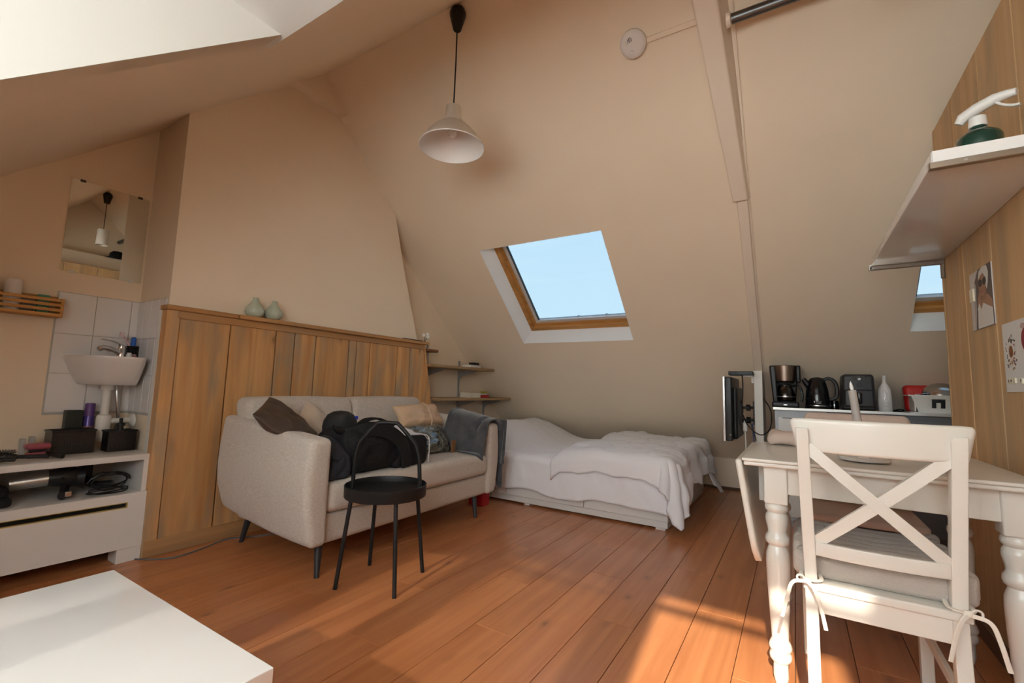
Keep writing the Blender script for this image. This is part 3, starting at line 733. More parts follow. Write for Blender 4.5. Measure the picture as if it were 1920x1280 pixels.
# ---------- bed
def make_bed():
    t = thing('storage_bed', 'low white storage bed base with drawers', 'bed', (-1.9, 4.28, 0))
    obj('plinth', B(-2.94, -.815, 3.535, 5.0, 0.012, .06), WLAM, t)
    for a, b_ in ((-2.94, -2.80), (-2.02, -1.97), (-.90, -.83)): obj('foot', B(a, b_, 3.52, 3.58, 0, .02), WLAM, t)
    obj('toe_kick', bevel(B(-2.95, -.812, 3.512, 3.536, .016, .066), .002, 1), WLAM, t)
    for a, b_ in ((-2.95, -2.20), (-2.196, -1.462), (-1.458, -.805)):
        obj('drawer_front', bevel(B(a + .0015, b_ - .0015, 3.495, 3.53, .068, .20), .002, 1), WLAM, t)
    obj('side_panel', bevel(B(-2.95, -.805, 3.53, 5.02, .06, .22), .002, 1), WLAM, t)
    m_ = tag(rebase(sm('mattress', rb(-2.94, -.83, 3.53, 5.0, .221, .41, .05, 3, (8, 6, 2)), SHEET), (-1.9, 4.28, .221)), 'mattress under white sheets on the low bed', 'mattress')
    # sheet: drapes over the front side
    def topz(x, y):
        z = .435
        z += .20 * math.exp(-((x + 2.74) / .40) ** 2) * min(1, max(0, (y - 3.58) / .5)) ** .8    # pillow under the cover
        z += .022 * noise.noise(Vector((x * 2.2, y * 2.2, 0))) + .010 * noise.noise(Vector((x * 6, y * 9, 4))) - .012 * max(0, .2 - abs(noise.noise(Vector((x * 3 + y, y * 4, 9))))) * 3
        # keep below the roof
        return min(z, zf(y) - .035) if y > 4.6 else z
    def sh(a, b):
        x = -3.0 + 2.20 * a
        s_ = b * (1.845 + .012 * math.sin(x * 7))
        Ytop = 1.50
        if s_ < Ytop: y = 5.03 - s_; z = topz(x, y); 
        else:
            d = s_ - Ytop; q = min(1, d / .10)
            zt = topz(x, 3.53)
            y = 3.53 - .052 * math.sin(q * math.pi / 2) - .035 * d; z = zt - .05 * (1 - math.cos(q * math.pi / 2)) - max(0, d - .10) * (1.0 + .015 * math.sin(x * 5) + .02 * math.sin(x * 11 + 1))
            f = noise.noise(Vector((x * 9, z * 2.0, 7)))
            y += (.02 * f + .007 * noise.noise(Vector((x * 15 + z * 5, z * 5, 17)))) * min(1, d / .2) - .010
            z = max(z, .09)
        return Vector((x, y, z))
    o = sm('bed_sheet', grid(sh, 150, 120), SHEET, ang=180, solid=.006, off=1)
    tag(rebase(o, (-1.9, 4.28, .435)), 'white fitted cover draped over the bed and its front side', 'bed sheet')
    # duvet on the foot half, hanging over the foot end
    EX, EY = -.83, 3.53
    def dv(a, b):
        k_ = max(0, min(1, (b - .70) / .25))
        u = -1.72 + (1.20 + .16 * k_ + .03 * math.sin(b * 17)) * a            # along the bed, beyond EX it hangs
        v = 5.00 - 1.70 * b - .16 * max(0, min(1, (a - .55) / .3)) * max(0, b - .8) / .2
        eu = max(0, u - EX); ev = max(0, EY - v)
        x = min(u, EX); y = max(v, EY)
        z = topz(x, y) + .062
        z += .05 * math.exp(-((u + 1.55) / .22) ** 2) * min(1, max(0, (v - 4.3) / .5)) + .02 * math.exp(-((u + 1.0) / .4) ** 2)
        edge = min(1, a * 16) ** .5; z = topz(x, y) + .010 + (z - topz(x, y)) * edge
        d = math.hypot(eu, ev)
        if d > 0:
            q = min(1, d / .14)
            outw = .085 * math.sin(q * math.pi / 2) + .16 * max(0, d - .14) * (.9 if eu > 0 else .25)
            drop = .07 * (1 - math.cos(q * math.pi / 2)) + max(0, d - .14) * .95
            x += outw * eu / d; y -= outw * ev / d; z -= drop
            ang = math.atan2(ev, eu)
            fold = (math.sin(ang * 9 + 1 + v * 17 * (eu > 0) * (ev == 0)) * .026 * (eu > 0) + .014 * noise.noise(Vector((u * 7, v * 9, 5)))) * min(1, d / .25)
            x += fold * (eu / d); y -= fold * ev / d * .7
        n_ = noise.noise(Vector((u * 4, v * 4, 11))); n2 = noise.noise(Vector((u * 11, v * 5, 3)))
        n3 = max(0, .22 - abs(noise.noise(Vector((u * 6 - v * 2, v * 3 + u * 2, 21))))) * 4
        z += .016 * n_ + .008 * n2 * (1 + 1.5 * (eu > 0)) - .011 * n3; x += .014 * n2 * (eu > 0)
        z = max(z, .03 + .02 * b)
        if v > 4.6 and eu == 0: z = min(z, zf(y) - .03)
        return Vector((x, y, z))
    o = sm('duvet', grid(dv, 120, 120), SHEET, ang=180, solid=.026, off=1, subsurf=0)
    tag(rebase(o, (-1.25, 4.2, .45)), 'white crumpled duvet spread over the foot half and hanging off the bed end', 'duvet')
make_bed()

# loose corner of the sheet hanging at the far foot end
tag(rebase(sm('hanging_sheet_corner', grid(lambda a, b: Vector((-.752 + .10 * b + .05 * a * b, 4.62 + .22 * a + .02 * math.sin(a * 14), .36 - .30 * b * (.6 + .4 * a) + .012 * math.sin(a * 11 + b * 4))), 18, 16), SHEET, solid=.008, ang=180), (-.76, 4.72, .2)), 'loose white sheet corner hanging at the foot of the bed near the wall', 'bed sheet')
# ---------- vases, ledge items
VAS = mat('celadon_glaze', (.47, .53, .42), .22, coat=.5, bump=.4, bscale=70)
for (x, y, lab) in ((-3.088, 1.652, 'pale green gourd vase on the pine ledge, the one further from the skylight'), (-3.088, 1.783, 'pale green gourd vase on the pine ledge, the one nearer the skylight')):
    prof = [(0, 0), (.034, 0), (.052, .014), (.060, .036), (.056, .058), (.042, .080), (.026, .100), (.017, .116), (.015, .124), (.018, .131), (.0155, .131), (.0125, .122), (.012, .10), (0, .09)]
    tag(rebase(sm('vase', lathe(prof, 28, (x, y, 1.4245)), VAS, ang=60), (x, y, 1.4245)), lab, 'vase', 'gourd vases on the pine ledge')
tag(rebase(sm('remote_control', rb(-3.13, -3.085, 3.05, 3.30, 1.4245, 1.438, .005, 2), BLACK), (-3.11, 3.18, 1.4245)), 'flat black remote lying on the far end of the pine ledge', 'remote')
t = thing('cotton_flowers', 'white cotton flower stems at the far end of the pine ledge', 'flowers', (-3.10, 3.335, 1.4245))
sm('stem', tube([(-3.10, 3.335, 1.425), (-3.09, 3.35, 1.47), (-3.10, 3.37, 1.50)], .003, 6, smooth=4), mat('dark_twig', (.05, .035, .025), .8), t)
sm('stem', tube([(-3.10, 3.335, 1.425), (-3.11, 3.345, 1.46), (-3.13, 3.35, 1.49)], .003, 6, smooth=4), mat('dark_twig', (0, 0, 0)), t)
COT = mat('white_cotton_boll', (.85, .82, .76), .95)
for p in ((-3.10, 3.375, 1.508), (-3.13, 3.352, 1.498), (-3.08, 3.36, 1.478)):
    bm = bmesh.new(); bmesh.ops.create_icosphere(bm, subdivisions=2, radius=.019)
    for v in bm.verts: v.co = v.co * (1 + .25 * noise.noise(v.co * 60)) + Vector(p)
    sm('boll', bm, COT, t)

# ---------- wall shelves with uprights
RAILM = mat('grey_steel_upright', (.42, .43, .45), .4, .6)
def shelf(label, z, y0, y1, x1, mt, brackets):
    t = thing('wall_shelf', label, 'shelf', (XG, (y0 + y1) / 2, z - .025))
    yb_ = min(y1, YR + (ZR - z) / S)
    bm = prism([(XG + .002, y0), (x1, y0), (x1, yb_), (XG + .002, yb_)], 'z', z - .028, z); sm('board', bevel(bm, .006, 2), mt, t)
    for y in brackets:
        bm = prism([(XG + .016, z - .030), (x1 - .10, z - .030), (x1 - .10, z - .045), (XG + .05, z - .10), (XG + .016, z - .14)], 'y', y - .005, y + .005); obj('bracket', bm, RAILM, t)
    return t
shelf('oak wall shelf carrying a small white and black box, under the sloping roof', 1.215, 3.37, 4.47, -3.00, SHELFW, (3.65, 4.20))
shelf('oak wall shelf carrying books, above the head of the bed', .880, 3.47, 4.83, -2.99, SHELFW, (4.20, 4.72))
DKW = wood('dark_brown_shelf', (.26, .10, .04), (.16, .06, .025), (.2, .1, .05), 'Y', rough=.5, fine=20, knots=0, greyamt=0, rnd=.05)
shelf('short dark brown wall shelf peeping out behind the pine panel end', 1.368, 3.36, 3.54, -3.09, DKW, ())
for y, z0, z1 in ((4.20, .45, 1.30), (4.72, .45, .86), (3.65, .45, 1.45)):
    tag(rebase(obj('shelf_upright', B(XG + .001, XG + .015, y - .011, y + .011, z0, z1), RAILM), (XG, y, z0)), {4.20: 'grey slotted upright between the two oak wall shelves', 4.72: 'short grey slotted upright below the book shelf', 3.65: 'grey slotted upright beside the pine panel end'}[y], 'bracket rail')
tag(rebase(sm('router', rb(-3.16, -3.04, 4.02, 4.22, 1.2145, 1.245, .006, 2), WPLAST), (-3.1, 4.12, 1.215)), 'flat white box on the upper oak shelf', 'box')
tag(rebase(sm('phone_charger', rb(-3.12, -3.05, 4.09, 4.20, 1.2445, 1.275, .006, 2), BLACK), (-3.1, 4.15, 1.245)), 'small black box on top of the flat white one', 'box')
t = thing('book', 'cream book with closed pages lying on the lower oak shelf', 'book', (-3.10, 4.10, .879))
obj('cover', B(-3.17, -3.02, 4.02, 4.20, .8798, .884), mat('tan_cover', (.5, .36, .22), .6), t); obj('pages', B(-3.168, -3.024, 4.023, 4.20, .884, .938), mat('book_pages', (.72, .65, .52), .9), t); obj('cover', B(-3.17, -3.02, 4.02, 4.20, .938, .943), mat('tan_cover', (0, 0, 0)), t)
for nm, x0, y0, y1, z0, h, c, lab in (('a', -3.14, 4.21, 4.37, .8798, .034, (.42, .015, .02), 'red book at the bottom of the small stack on the lower oak shelf'), ('b', -3.15, 4.205, 4.34, .9138, .018, (.75, .72, .68), 'white booklet in the middle of the small stack on the lower oak shelf'), ('c', -3.14, 4.205, 4.33, .9318, .022, (.45, .38, .03), 'mustard yellow book on top of the small stack on the lower oak shelf')):
    t = thing('book', lab, 'book', (x0 + .06, y0 + .08, z0))
    mm = mat('book_cover_' + nm, c, .5)
    obj('pages', B(x0 + .003, x0 + .118, y0 + .003, y1 - .003, z0 + .003, z0 + h - .003), mat('book_pages', (0, 0, 0)), t)
    bm = B(x0, x0 + .12, y0, y1, z0, z0 + .003); box(bm, x0, x0 + .12, y0, y1, z0 + h - .003, z0 + h); box(bm, x0 + .117, x0 + .12, y0, y1, z0, z0 + h); obj('cover', bm, mm, t)
tag(rebase(sm('gift_box', rb(-2.40, -2.26, 3.225, 3.33, 0, .12, .004, 2), mat('red_card', (.45, .01, .015), .45)), (-2.33, 3.28, 0)), 'red card box on the floor beyond the sofa leg', 'box')

# ================================================================== basin corner on the left
t = thing('mirror', 'frameless square mirror on clips above the basin', 'mirror', (XM, 1.0, 1.60))
obj('mirror_glass', B(XM + .001, XM + .006, .790, 1.172, 1.600, 2.155), MIRROR, t)
for y in (.84, 1.12):
    for z in (1.598, 2.150): obj('clip', bevel(B(XM + .001, XM + .010, y - .012, y + .012, z - .004, z + .010), .001, 1), mat('dark_clip', (.08, .07, .06), .4) if z > 2 else WPLAST, t)

def make_sink():
    t = thing('wash_basin', 'small white ceramic wash basin on the tiled wall', 'sink', (XM + .01, 1.0, .95))
    n = 36
    def outline(z, s, inset=0):
        # rim outline: straight back on the wall, right side straight along the tiled return, round front left
        pts = []
        cy, cx = 1.03, XM + .012
        for k in range(n):
            a = math.pi * k / (n - 1)                      # 0: right wall end .. pi: left wall end
            ry = .146 if a < math.pi / 2 else .180; e = 0.40 if a < math.pi / 2 else .62
            y = cy + math.copysign(abs(math.cos(a)) ** e, math.cos(a)) * ry * (s if a > math.pi / 2 else (.86 + .14 * s) * .99)
            x = cx + abs(math.sin(a)) ** (.75) * .345 * (.25 + .75 * s)
            if inset: y = cy + (y - cy) * (1 - inset); x = cx + .045 + (x - cx - .045) * (1 - inset) if x > cx + .05 else cx + .05
            pts.append((x, y, z))
        return pts
    bm = bmesh.new(); rings = []
    for z, s, ins in ((.948, .56, 0), (.953, .60, 0), (.98, .70, 0), (1.03, .84, 0), (1.075, .945, 0), (1.10, .995, 0), (1.108, 1.0, 0), (1.112, .99, 0), (1.111, .97, .06), (1.09, .95, .11), (1.03, .85, .25), (.985, .7, .5)):
        rings.append([bm.verts.new(p) for p in outline(z, s, ins)])
    for a, b_ in zip(rings, rings[1:]):
        for k in range(n - 1): bm.faces.new((a[k], a[k + 1], b_[k + 1], b_[k]))
        bm.faces.new((a[n - 1], a[0], b_[0], b_[n - 1]))
    bm.faces.new(rings[0]); bm.faces.new(rings[-1])
    sm('basin', bm, CERAM, t, ang=50)
    b0 = Vector((XM + .10, 1.085, 1.108))
    f = sm('faucet', lathe([(0, 0), (.026, 0), (.026, .006), (.021, .012), (.020, .055), (.022, .06), (.019, .078), (0, .084)], 20, b0), CHROME, t)
    d = Vector((.35, -.93, 0)).normalized()
    sm('spout', tube([b0 + Vector((0, 0, .028)), b0 + d * .05 + Vector((0, 0, .048)), b0 + d * .105 + Vector((0, 0, .058)), b0 + d * .125 + Vector((0, 0, .045))], [.017, .016, .015, .014, .013] * 6, 12, smooth=4), CHROME, f)
    sm('lever', tube([b0 + Vector((0, 0, .078)), b0 + d * .05 + Vector((0, 0, .098)), b0 + d * .12 + Vector((0, 0, .106))], .006, 8, smooth=4, flat=(.018, .008)), CHROME, f)
    PIPE = WPLAST; px_, py_ = XM + .115, 1.035
    sm('waste_pipe', tube([(px_, py_, .955), (px_, py_, .62)], .020, 16), PIPE, t)
    sm('waste_collar', lathe([(.031, 0), (.031, .03), (.022, .034), (.022, 0)], 20, (px_, py_, .918)), PIPE, t)
    sm('bottle_trap', lathe([(0, 0), (.026, 0), (.034, .015), (.036, .12), (.032, .135), (.022, .14)], 20, (px_, py_, .635)), PIPE, t)
    sm('trap_arm', tube([(px_, py_, .735), (px_, 1.176, .735)], .017, 14), PIPE, t)
    bm = lathe([(0, 0), (.042, 0), (.040, .010), (.024, .018), (.019, .02)], 22)
    for v in bm.verts: v.co = Vector((px_ + v.co.x, 1.177 - v.co.z, .735 + v.co.y))
    sm('wall_rosette', bm, PIPE, t)
    sm('supply_hose', tube([(XM + .07, 1.09, .95), (XM + .075, 1.10, .86), (XM + .06, 1.12, .74), (XM + .03, 1.12, .68)], .008, 8, smooth=6), STEEL, t)
    sm('supply_hose', tube([(XM + .055, 1.055, .95), (XM + .05, 1.05, .80), (XM + .02, 1.06, .70)], .0045, 8, smooth=6), STEEL, t)
    sm('angle_valve', rb(XM + .009, XM + .055, 1.045, 1.07, .89, .912, .008, 2), CHROME, t)
    return t
make_sink()
c = (XM + .075, 1.147, 1.1115)
t = thing('tooth_mug', 'black mug holding a toothbrush and a blue tube at the basin corner', 'mug', c)
sm('mug', lathe([(0, 0), (.026, 0), (.030, .004), (.030, .075), (.032, .078), (.028, .078), (.027, .01), (0, .008)], 22, c), BLACK, t, ang=50)
o = sm('toothpaste_tube', rb(c[0] - .018, c[0] + .018, c[1] - .012, c[1] + .012, c[2] + .02, c[2] + .135, .011, 3, 2), mat('blue_tube', (.01, .12, .55), .3)); o.name = 'toothpaste_tube'
tag(rebase(o, (c[0], c[1], c[2] + .02)), 'blue toothpaste tube standing in the black mug', 'toothpaste')
t = thing('toothbrush', 'pink and white toothbrush leaning in the black mug', 'toothbrush', (c[0] + .01, c[1] - .01, c[2] + .01))
sm('handle', tube([(c[0] + .008, c[1] + .008, c[2] + .012), (c[0] + .012, c[1] - .022, c[2] + .08), (c[0] + .014, c[1] - .055, c[2] + .135)], .005, 8), mat('pink_plastic', (.70, .42, .45), .3), t)
sm('bristles', rb(c[0] + .008, c[0] + .022, c[1] - .074, c[1] - .052, c[2] + .128, c[2] + .158, .003, 2), mat('pale_bristle', (.75, .6, .62), .7), t)
for (dx, dy, r, h, cc, lab) in ((.10, .02, .016, .028, (.45, .25, .24), 'small dusty pink jar on the basin rim'), (.13, -.012, .014, .034, (.75, .73, .70), 'small clear and white bottle on the basin rim')):
    tag(rebase(sm('cosmetic_jar', lathe([(0, 0), (r, 0), (r, h * .7), (r * .8, h * .75), (r * .8, h), (0, h)], 16, (XM + dx, 1.127 + dy, 1.1108)), mat('jar_' + lab[6:10].strip(), cc, .3)), (XM + dx, 1.127 + dy, 1.1108)), lab, 'jar')

# bamboo rack with toiletries
t = thing('slatted_rack', 'honey-coloured bamboo slatted wall rack of toiletries', 'rack', (XM, .56, 1.315))
for z in (1.319, 1.347, 1.375, 1.402): obj('slat', bevel(B(XM + .098, XM + .106, .30, .800, z, z + .017), .002, 1), BAMBOO, t)
for y in (.31, .792):
    bm = prism([(XM + .002, 1.43), (XM + .115, 1.421), (XM + .10, 1.317), (XM + .002, 1.317)], 'y', y, y + .014); obj('end_board', bevel(bm, .002, 1), BAMBOO, t)
for x in (.02, .055, .085): obj('slat', bevel(B(XM + x - .012, XM + x + .012, .31, .80, 1.317, 1.325), .002, 1), BAMBOO, t)
obj('slat', bevel(B(XM + .001, XM + .009, .31, .80, 1.385, 1.44), .002, 1), BAMBOO, t)
for (y, r, h, cc, lab) in ((.535, .026, .16, (.78, .75, .72), 'slim white bottle at the far end of the bamboo rack'), (.612, .034, .175, (.80, .74, .70), 'wide white bottle in the bamboo rack')):
    tag(rebase(sm('toiletry_bottle', lathe([(0, 0), (r, 0), (r, .05), (r * 1.01, .05), (r * 1.01, h * .92), (r * .9, h), (0, h)], 20, (XM + .055, y, 1.3245)), mat('bottle_' + lab[:4], cc, .35)), (XM + .055, y, 1.3245)), lab, 'bottle')
tag(rebase(sm('soap_packet', rb(XM + .04, XM + .07, .705, .755, 1.3245, 1.437, .006, 2), mat('green_packet', (.10, .32, .18), .5)), (XM + .055, .73, 1.325)), 'green packet in the bamboo rack', 'packet')
tag(rebase(sm('small_box', rb(XM + .03, XM + .075, .645, .695, 1.3245, 1.425, .004, 2), mat('grey_box_card', (.22, .2, .2), .5)), (XM + .05, .67, 1.325)), 'dark grey little box in the bamboo rack between bottle and packet', 'box')

# white low cabinet under the basin
def make_bench():
    t = thing('bathroom_bench', 'low white cabinet with open shelf and drop front under the basin', 'cabinet', (-3.33, .55, 0))
    x0, x1, y0, y1 = -3.555, -3.12, -.10, 1.168
    sm('top', rb(x0, x1, y0, y1, .538, .570, .0015, 1), WLAM, t)
    obj('side_panel', B(x0, x1 - .002, y1 - .035, y1 - .004, .07, .538), WLAM, t); obj('side_panel', B(x0, x1 - .002, y0, y0 + .032, .07, .538), WLAM, t)
    obj('shelf', B(x0, x1 - .004, y0 + .032, y1 - .035, .345, .366), WLAM, t)
    obj('back_panel', B(x0, x0 + .008, y0, y1 - .02, .07, .538), mat('beige_back_board', (.42, .38, .33), .7), t)
    obj('bottom', B(x0, x1 - .02, y0, y1 - .01, .07, .088), WLAM, t)
    sy0, sy1, sz0, sz1 = .30, 1.074, .290, .321
    bm = bmesh.new()
    for a in ((y0, y1 - .0, .076, sz0), (y0, y1, sz1, .366), (y0, sy0, sz0, sz1), (sy1, y1, sz0, sz1)): box(bm, x1, x1 + .017, *a)
    f = obj('drop_front', bm, WLAM, t)
    bm = bmesh.new()
    for a in ((sy0, sy1, sz0, sz0 + .004), (sy0, sy1, sz1 - .004, sz1), (sy1 - .005, sy1, sz0 + .004, sz1 - .004), (sy0, sy0 + .005, sz0 + .004, sz1 - .004)): box(bm, x1 + .001, x1 + .0178, *a)
    obj('slot_edge', bm, mat('raw_yellow_edge', (.55, .42, .16), .6), f)
    for a in (1.05, y0): obj('leg', bevel(B(x1 - .10, x1 + .012, a, a + .113, 0, .076), .002, 1), WLAM, t)
    for a in (1.05, y0): obj('leg', bevel(B(x0, x0 + .1, a, a + .113, 0, .076), .002, 1), WLAM, t)
make_bench()
ZB = .5695
BASK = mat('black_woven_plastic', (.010, .0095, .010), .3)
def basket(x0, x1, y0, y1, h, lab):
    t = thing('basket', lab, 'basket', ((x0 + x1) / 2, (y0 + y1) / 2, ZB), group='black woven baskets on the low white cabinet')
    th = .008; bm = bmesh.new(); sp = .006
    obj('base', B(x0 + sp, x1 - sp, y0 + sp, y1 - sp, ZB, ZB + .006), BASK, t)
    for a in ((x1 - th, x1, y0, y1), (x0, x0 + th, y0, y1), (x0 + th, x1 - th, y0, y0 + th), (x0 + th, x1 - th, y1 - th, y1)):
        obj('wall', B(*a, ZB + .002, ZB + h), BASK, t)
    bm = bmesh.new()
    for k in range(int((y1 - y0) / .012)):                   # woven weave bumps on the front
        for j in range(int(h / .016)):
            yy, zz = y0 + .008 + k * .012, ZB + .010 + j * .016 + (k % 2) * .008
            if zz < ZB + h - .012: box(bm, x1 - .001, x1 + .0025, yy - .0048, yy + .0048, zz - .005, zz + .005)
    w_ = obj('weave', bm, BASK, t, kind='stuff')
    rim = tube([(x0, y0, ZB + h), (x1, y0, ZB + h), (x1, y1, ZB + h), (x0, y1, ZB + h), (x0, y0, ZB + h)], .006, 8); sm('rim', rim, BASK, t)
    return t
basket(-3.488, -3.36, .800, .978, .125, 'wide black woven basket of combs in front of the purple can')
basket(-3.422, -3.325, 1.025, 1.155, .115, 'small black woven basket with a dark bottle, under the basin trap')
c = (-3.525, .985, ZB)
t = thing('spray_can', 'purple hairspray can with green band on the low cabinet', 'spray can', c)
sm('can', lathe([(0, 0), (.0235, 0), (.0245, .004), (.0245, .19), (.021, .20)], 22, c), mat('purple_can', (.10, .065, .30), .25, .2), t)
sm('cap', lathe([(.0240, 0), (.0240, .068), (.021, .073), (0, .073)], 22, (c[0], c[1], ZB + .195)), mat('dark_purple_cap', (.13, .055, .24), .4), t)
sm('band', lathe([(.0247, 0), (.025, .0), (.025, .035), (.0247, .035)], 22, (c[0], c[1], ZB + .05), cap=False), mat('lime_band', (.25, .40, .02), .4), t)
sm('stripe', lathe([(.0247, 0), (.025, .0), (.025, .010), (.0247, .010)], 22, (c[0], c[1], ZB + .125), cap=False), mat('bronze_band', (.30, .15, .08), .4), t)
tag(rebase(sm('black_box', rb(-3.56, -3.505, .880, .955, ZB, ZB + .23, .004, 2), mat('black_green_card', (.012, .02, .018), .4)), (-3.53, .96, ZB)), 'tall black box behind the purple can', 'box')
c = (-3.374, 1.09, ZB + .006)
t = thing('dark_bottle', 'dark bottle with pump collar standing in the small basket', 'bottle', c)
sm('body', lathe([(0, 0), (.03, 0), (.03, .09), (.015, .125), (.013, .14)], 18, c), BLACK, t)
sm('collar', lathe([(.014, 0), (.020, .0), (.020, .018), (.009, .02), (.009, .045), (0, .047)], 16, (c[0], c[1], c[2] + .135)), BLACK, t)
def brush(name, lab, p0, p1, c1, c2, hl=.10, wd=.045):
    p0, p1 = Vector(p0), Vector(p1); d = (p1 - p0).normalized(); sd = Vector((0, 0, 1)).cross(d)
    t = thing(name, lab, 'hairbrush', p0)
    pts = [p0 + d * (hl * k / 8) for k in range(9)]
    sm('head', tube(pts, [wd * .5 * (.35 + .65 * math.sin(math.pi * min(.97, max(.12, k / 8)))) for k in range(9)], 12), c1, t)
    sm('handle', tube([p0 + d * hl * .97, p0 + d * (hl + .03), p0 + d * (hl + .11)], [.009, .010, .012], 10), c2, t)
    bm = bmesh.new()
    for k in range(9):
        for j in range(7):
            a = math.pi * (j + .5) / 7; b0 = p0 + d * (hl * (.12 + .76 * k / 8)); dr = sd * math.cos(a) + Vector((0, 0, 1)) * math.sin(a)
            tube([b0 + dr * wd * .38, b0 + dr * (wd * .5 + .012)], .0012, 4, bm)
    obj('bristles', bm, c1, t, kind='stuff')
brush('hairbrush', 'black round hairbrush at the front of the low cabinet top', (-3.27, .555, ZB + .028), (-3.19, .715, ZB + .026), BLACK, BLACK, .11, .05)
brush('hairbrush', 'black vent hairbrush lying further along the low cabinet top', (-3.235, .43, ZB + .026), (-3.165, .59, ZB + .026), BLACK, BLACK, .11, .045)
t = thing('paddle_brush', 'pink and black paddle hairbrush leaning on the wide basket', 'hairbrush', (-3.33, .76, ZB))
PK = mat('dusty_pink_plastic', (.34, .07, .10), .4)
sm('pad', rb(-3.36, -3.30, .695, .79, ZB + .045, ZB + .075, .012, 3), PK, t); sm('shell', rb(-3.355, -3.305, .70, .785, ZB + .0, ZB + .030, .012, 3), PK, t); sm('neck', rb(-3.345, -3.315, .71, .77, ZB + .028, ZB + .048, .006, 2), BLACK, t)
sm('handle', tube([(-3.32, .775, ZB + .02), (-3.27, .79, ZB + .018), (-3.20, .81, ZB + .014)], .011, 10, smooth=3), BLACK, t)
t = thing('jaw_clip', 'clear plastic hair clip at the back of the low cabinet top', 'hair clip', (-3.46, .73, ZB))
CLR = mat('clear_plastic', (.75, .75, .76), .15, trans=.6)
sm('jaw', rb(-3.48, -3.43, .70, .72, ZB, ZB + .09, .006, 2), CLR, t); sm('jaw', rb(-3.48, -3.43, .735, .755, ZB, ZB + .10, .006, 2), CLR, t); sm('hinge', rb(-3.47, -3.44, .715, .74, ZB + .05, ZB + .06, .003, 2), CLR, t)
# inside the open shelf
ZS = .3655
def cf_(p):
    p.z += .006 * noise.noise(p * 14); p.y += .008 * noise.noise(p * 11 + Vector((3, 0, 0)))
    p.z = max(p.z, ZS + .001); return p
t = thing('folded_cloth', 'black folded cloth on the open shelf of the low cabinet', 'cloth', (-3.30, .58, ZS))
sm('lower_fold', rb(-3.50, -3.17, .42, .650, ZS, ZS + .045, .018, 3, (6, 6, 1), cf_), BLKFAB, t); sm('upper_fold', rb(-3.49, -3.18, .41, .638, ZS + .040, ZS + .092, .02, 3, (6, 6, 1), cf_), BLKFAB, t)
t = thing('hair_dryer', 'silver hair dryer with black toothed diffuser on the open shelf', 'hair dryer', (-3.30, .85, ZS))
sm('barrel', tube([(-3.33, .66, ZS + .085), (-3.30, .80, ZS + .098)], [.034, .037], 18), STEEL, t)
sm('motor_housing', tube([(-3.30, .79, ZS + .098), (-3.29, .86, ZS + .098), (-3.285, .90, ZS + .095)], [.042, .055, .05], 20), BLACK, t)
sm('diffuser', tube([(-3.285, .895, ZS + .092), (-3.28, .925, ZS + .092)], [.05, .062], 22), BLACK, t)
bm = bmesh.new()
for k in range(8):
    a = 2 * math.pi * k / 8; tube([(-3.295 + .05 * math.cos(a), .83 + .012 * k % .06, ZS + .10 + .048 * math.sin(a)), (-3.295 + .066 * math.cos(a), .835 + .012 * k % .06, ZS + .10 + .066 * math.sin(a))], .004, 6, bm)
obj('teeth', bm, BLACK, t, kind='stuff')
sm('handle', tube([(-3.285, .86, ZS + .07), (-3.23, .84, ZS + .03), (-3.17, .82, ZS + .022)], .019, 12, smooth=4), BLACK, t)
sm('badge', rb(-3.155, -3.148, .825, .85, ZS + .02, ZS + .045, .003, 2), STEEL, t)
def loop(c, ry, rz, n_=3, ph=0):
    pts = []
    for k in range(n_ * 14 + 1):
        a = 2 * math.pi * k / 14 + ph
        pts.append((c[0] + .05 * math.sin(a * .5 + 1) * .6, c[1] + ry * math.cos(a) * (1 + .15 * math.sin(a * .37)), max(ZS + .006, c[2] + rz * math.sin(a) * (.8 + .2 * math.cos(a * .6)))))
    return pts
tag(rebase(sm('cable_coil', tube(loop((-3.245, 1.025, ZS + .06), .085, .052, 3), .0042, 6), BLACK), (-3.24, 1.04, ZS)), 'looped black power cord at the side of the open shelf', 'cord')
tag(rebase(sm('cable_coil', tube(loop((-3.168, 1.005, ZS + .02), .085, .016, 2, 1.0), .004, 6), BLACK), (-3.20, .96, ZS)), 'black power cord lying flat beside the hair dryer', 'cord')
t = thing('curling_iron', 'black curling tool leaning at the back of the open shelf', 'styling tool', (-3.45, .98, ZS))
sm('paddle', rb(-3.47, -3.44, .95, 1.01, ZS + .05, ZS + .155, .01, 2), BLACK, t); sm('grip', tube([(-3.45, .97, ZS + .06), (-3.36, .99, ZS + .03), (-3.30, 1.06, ZS + .03)], .02, 12, smooth=4), BLACK, t)
tag(rebase(sm('floor_cable', tube([(-3.11, 1.135, .004), (-3.03, 1.19, .004), (-2.97, 1.28, .004), (-3.0, 1.42, .004), (-3.055, 1.60, .004), (-2.95, 1.77, .004), (-2.90, 2.0, .004)], .0045, 6, smooth=6), mat('grey_cable', (.16, .16, .17), .5)), (-3.0, 1.4, 0)), 'grey cable on the floor along the pine panelling', 'cable')

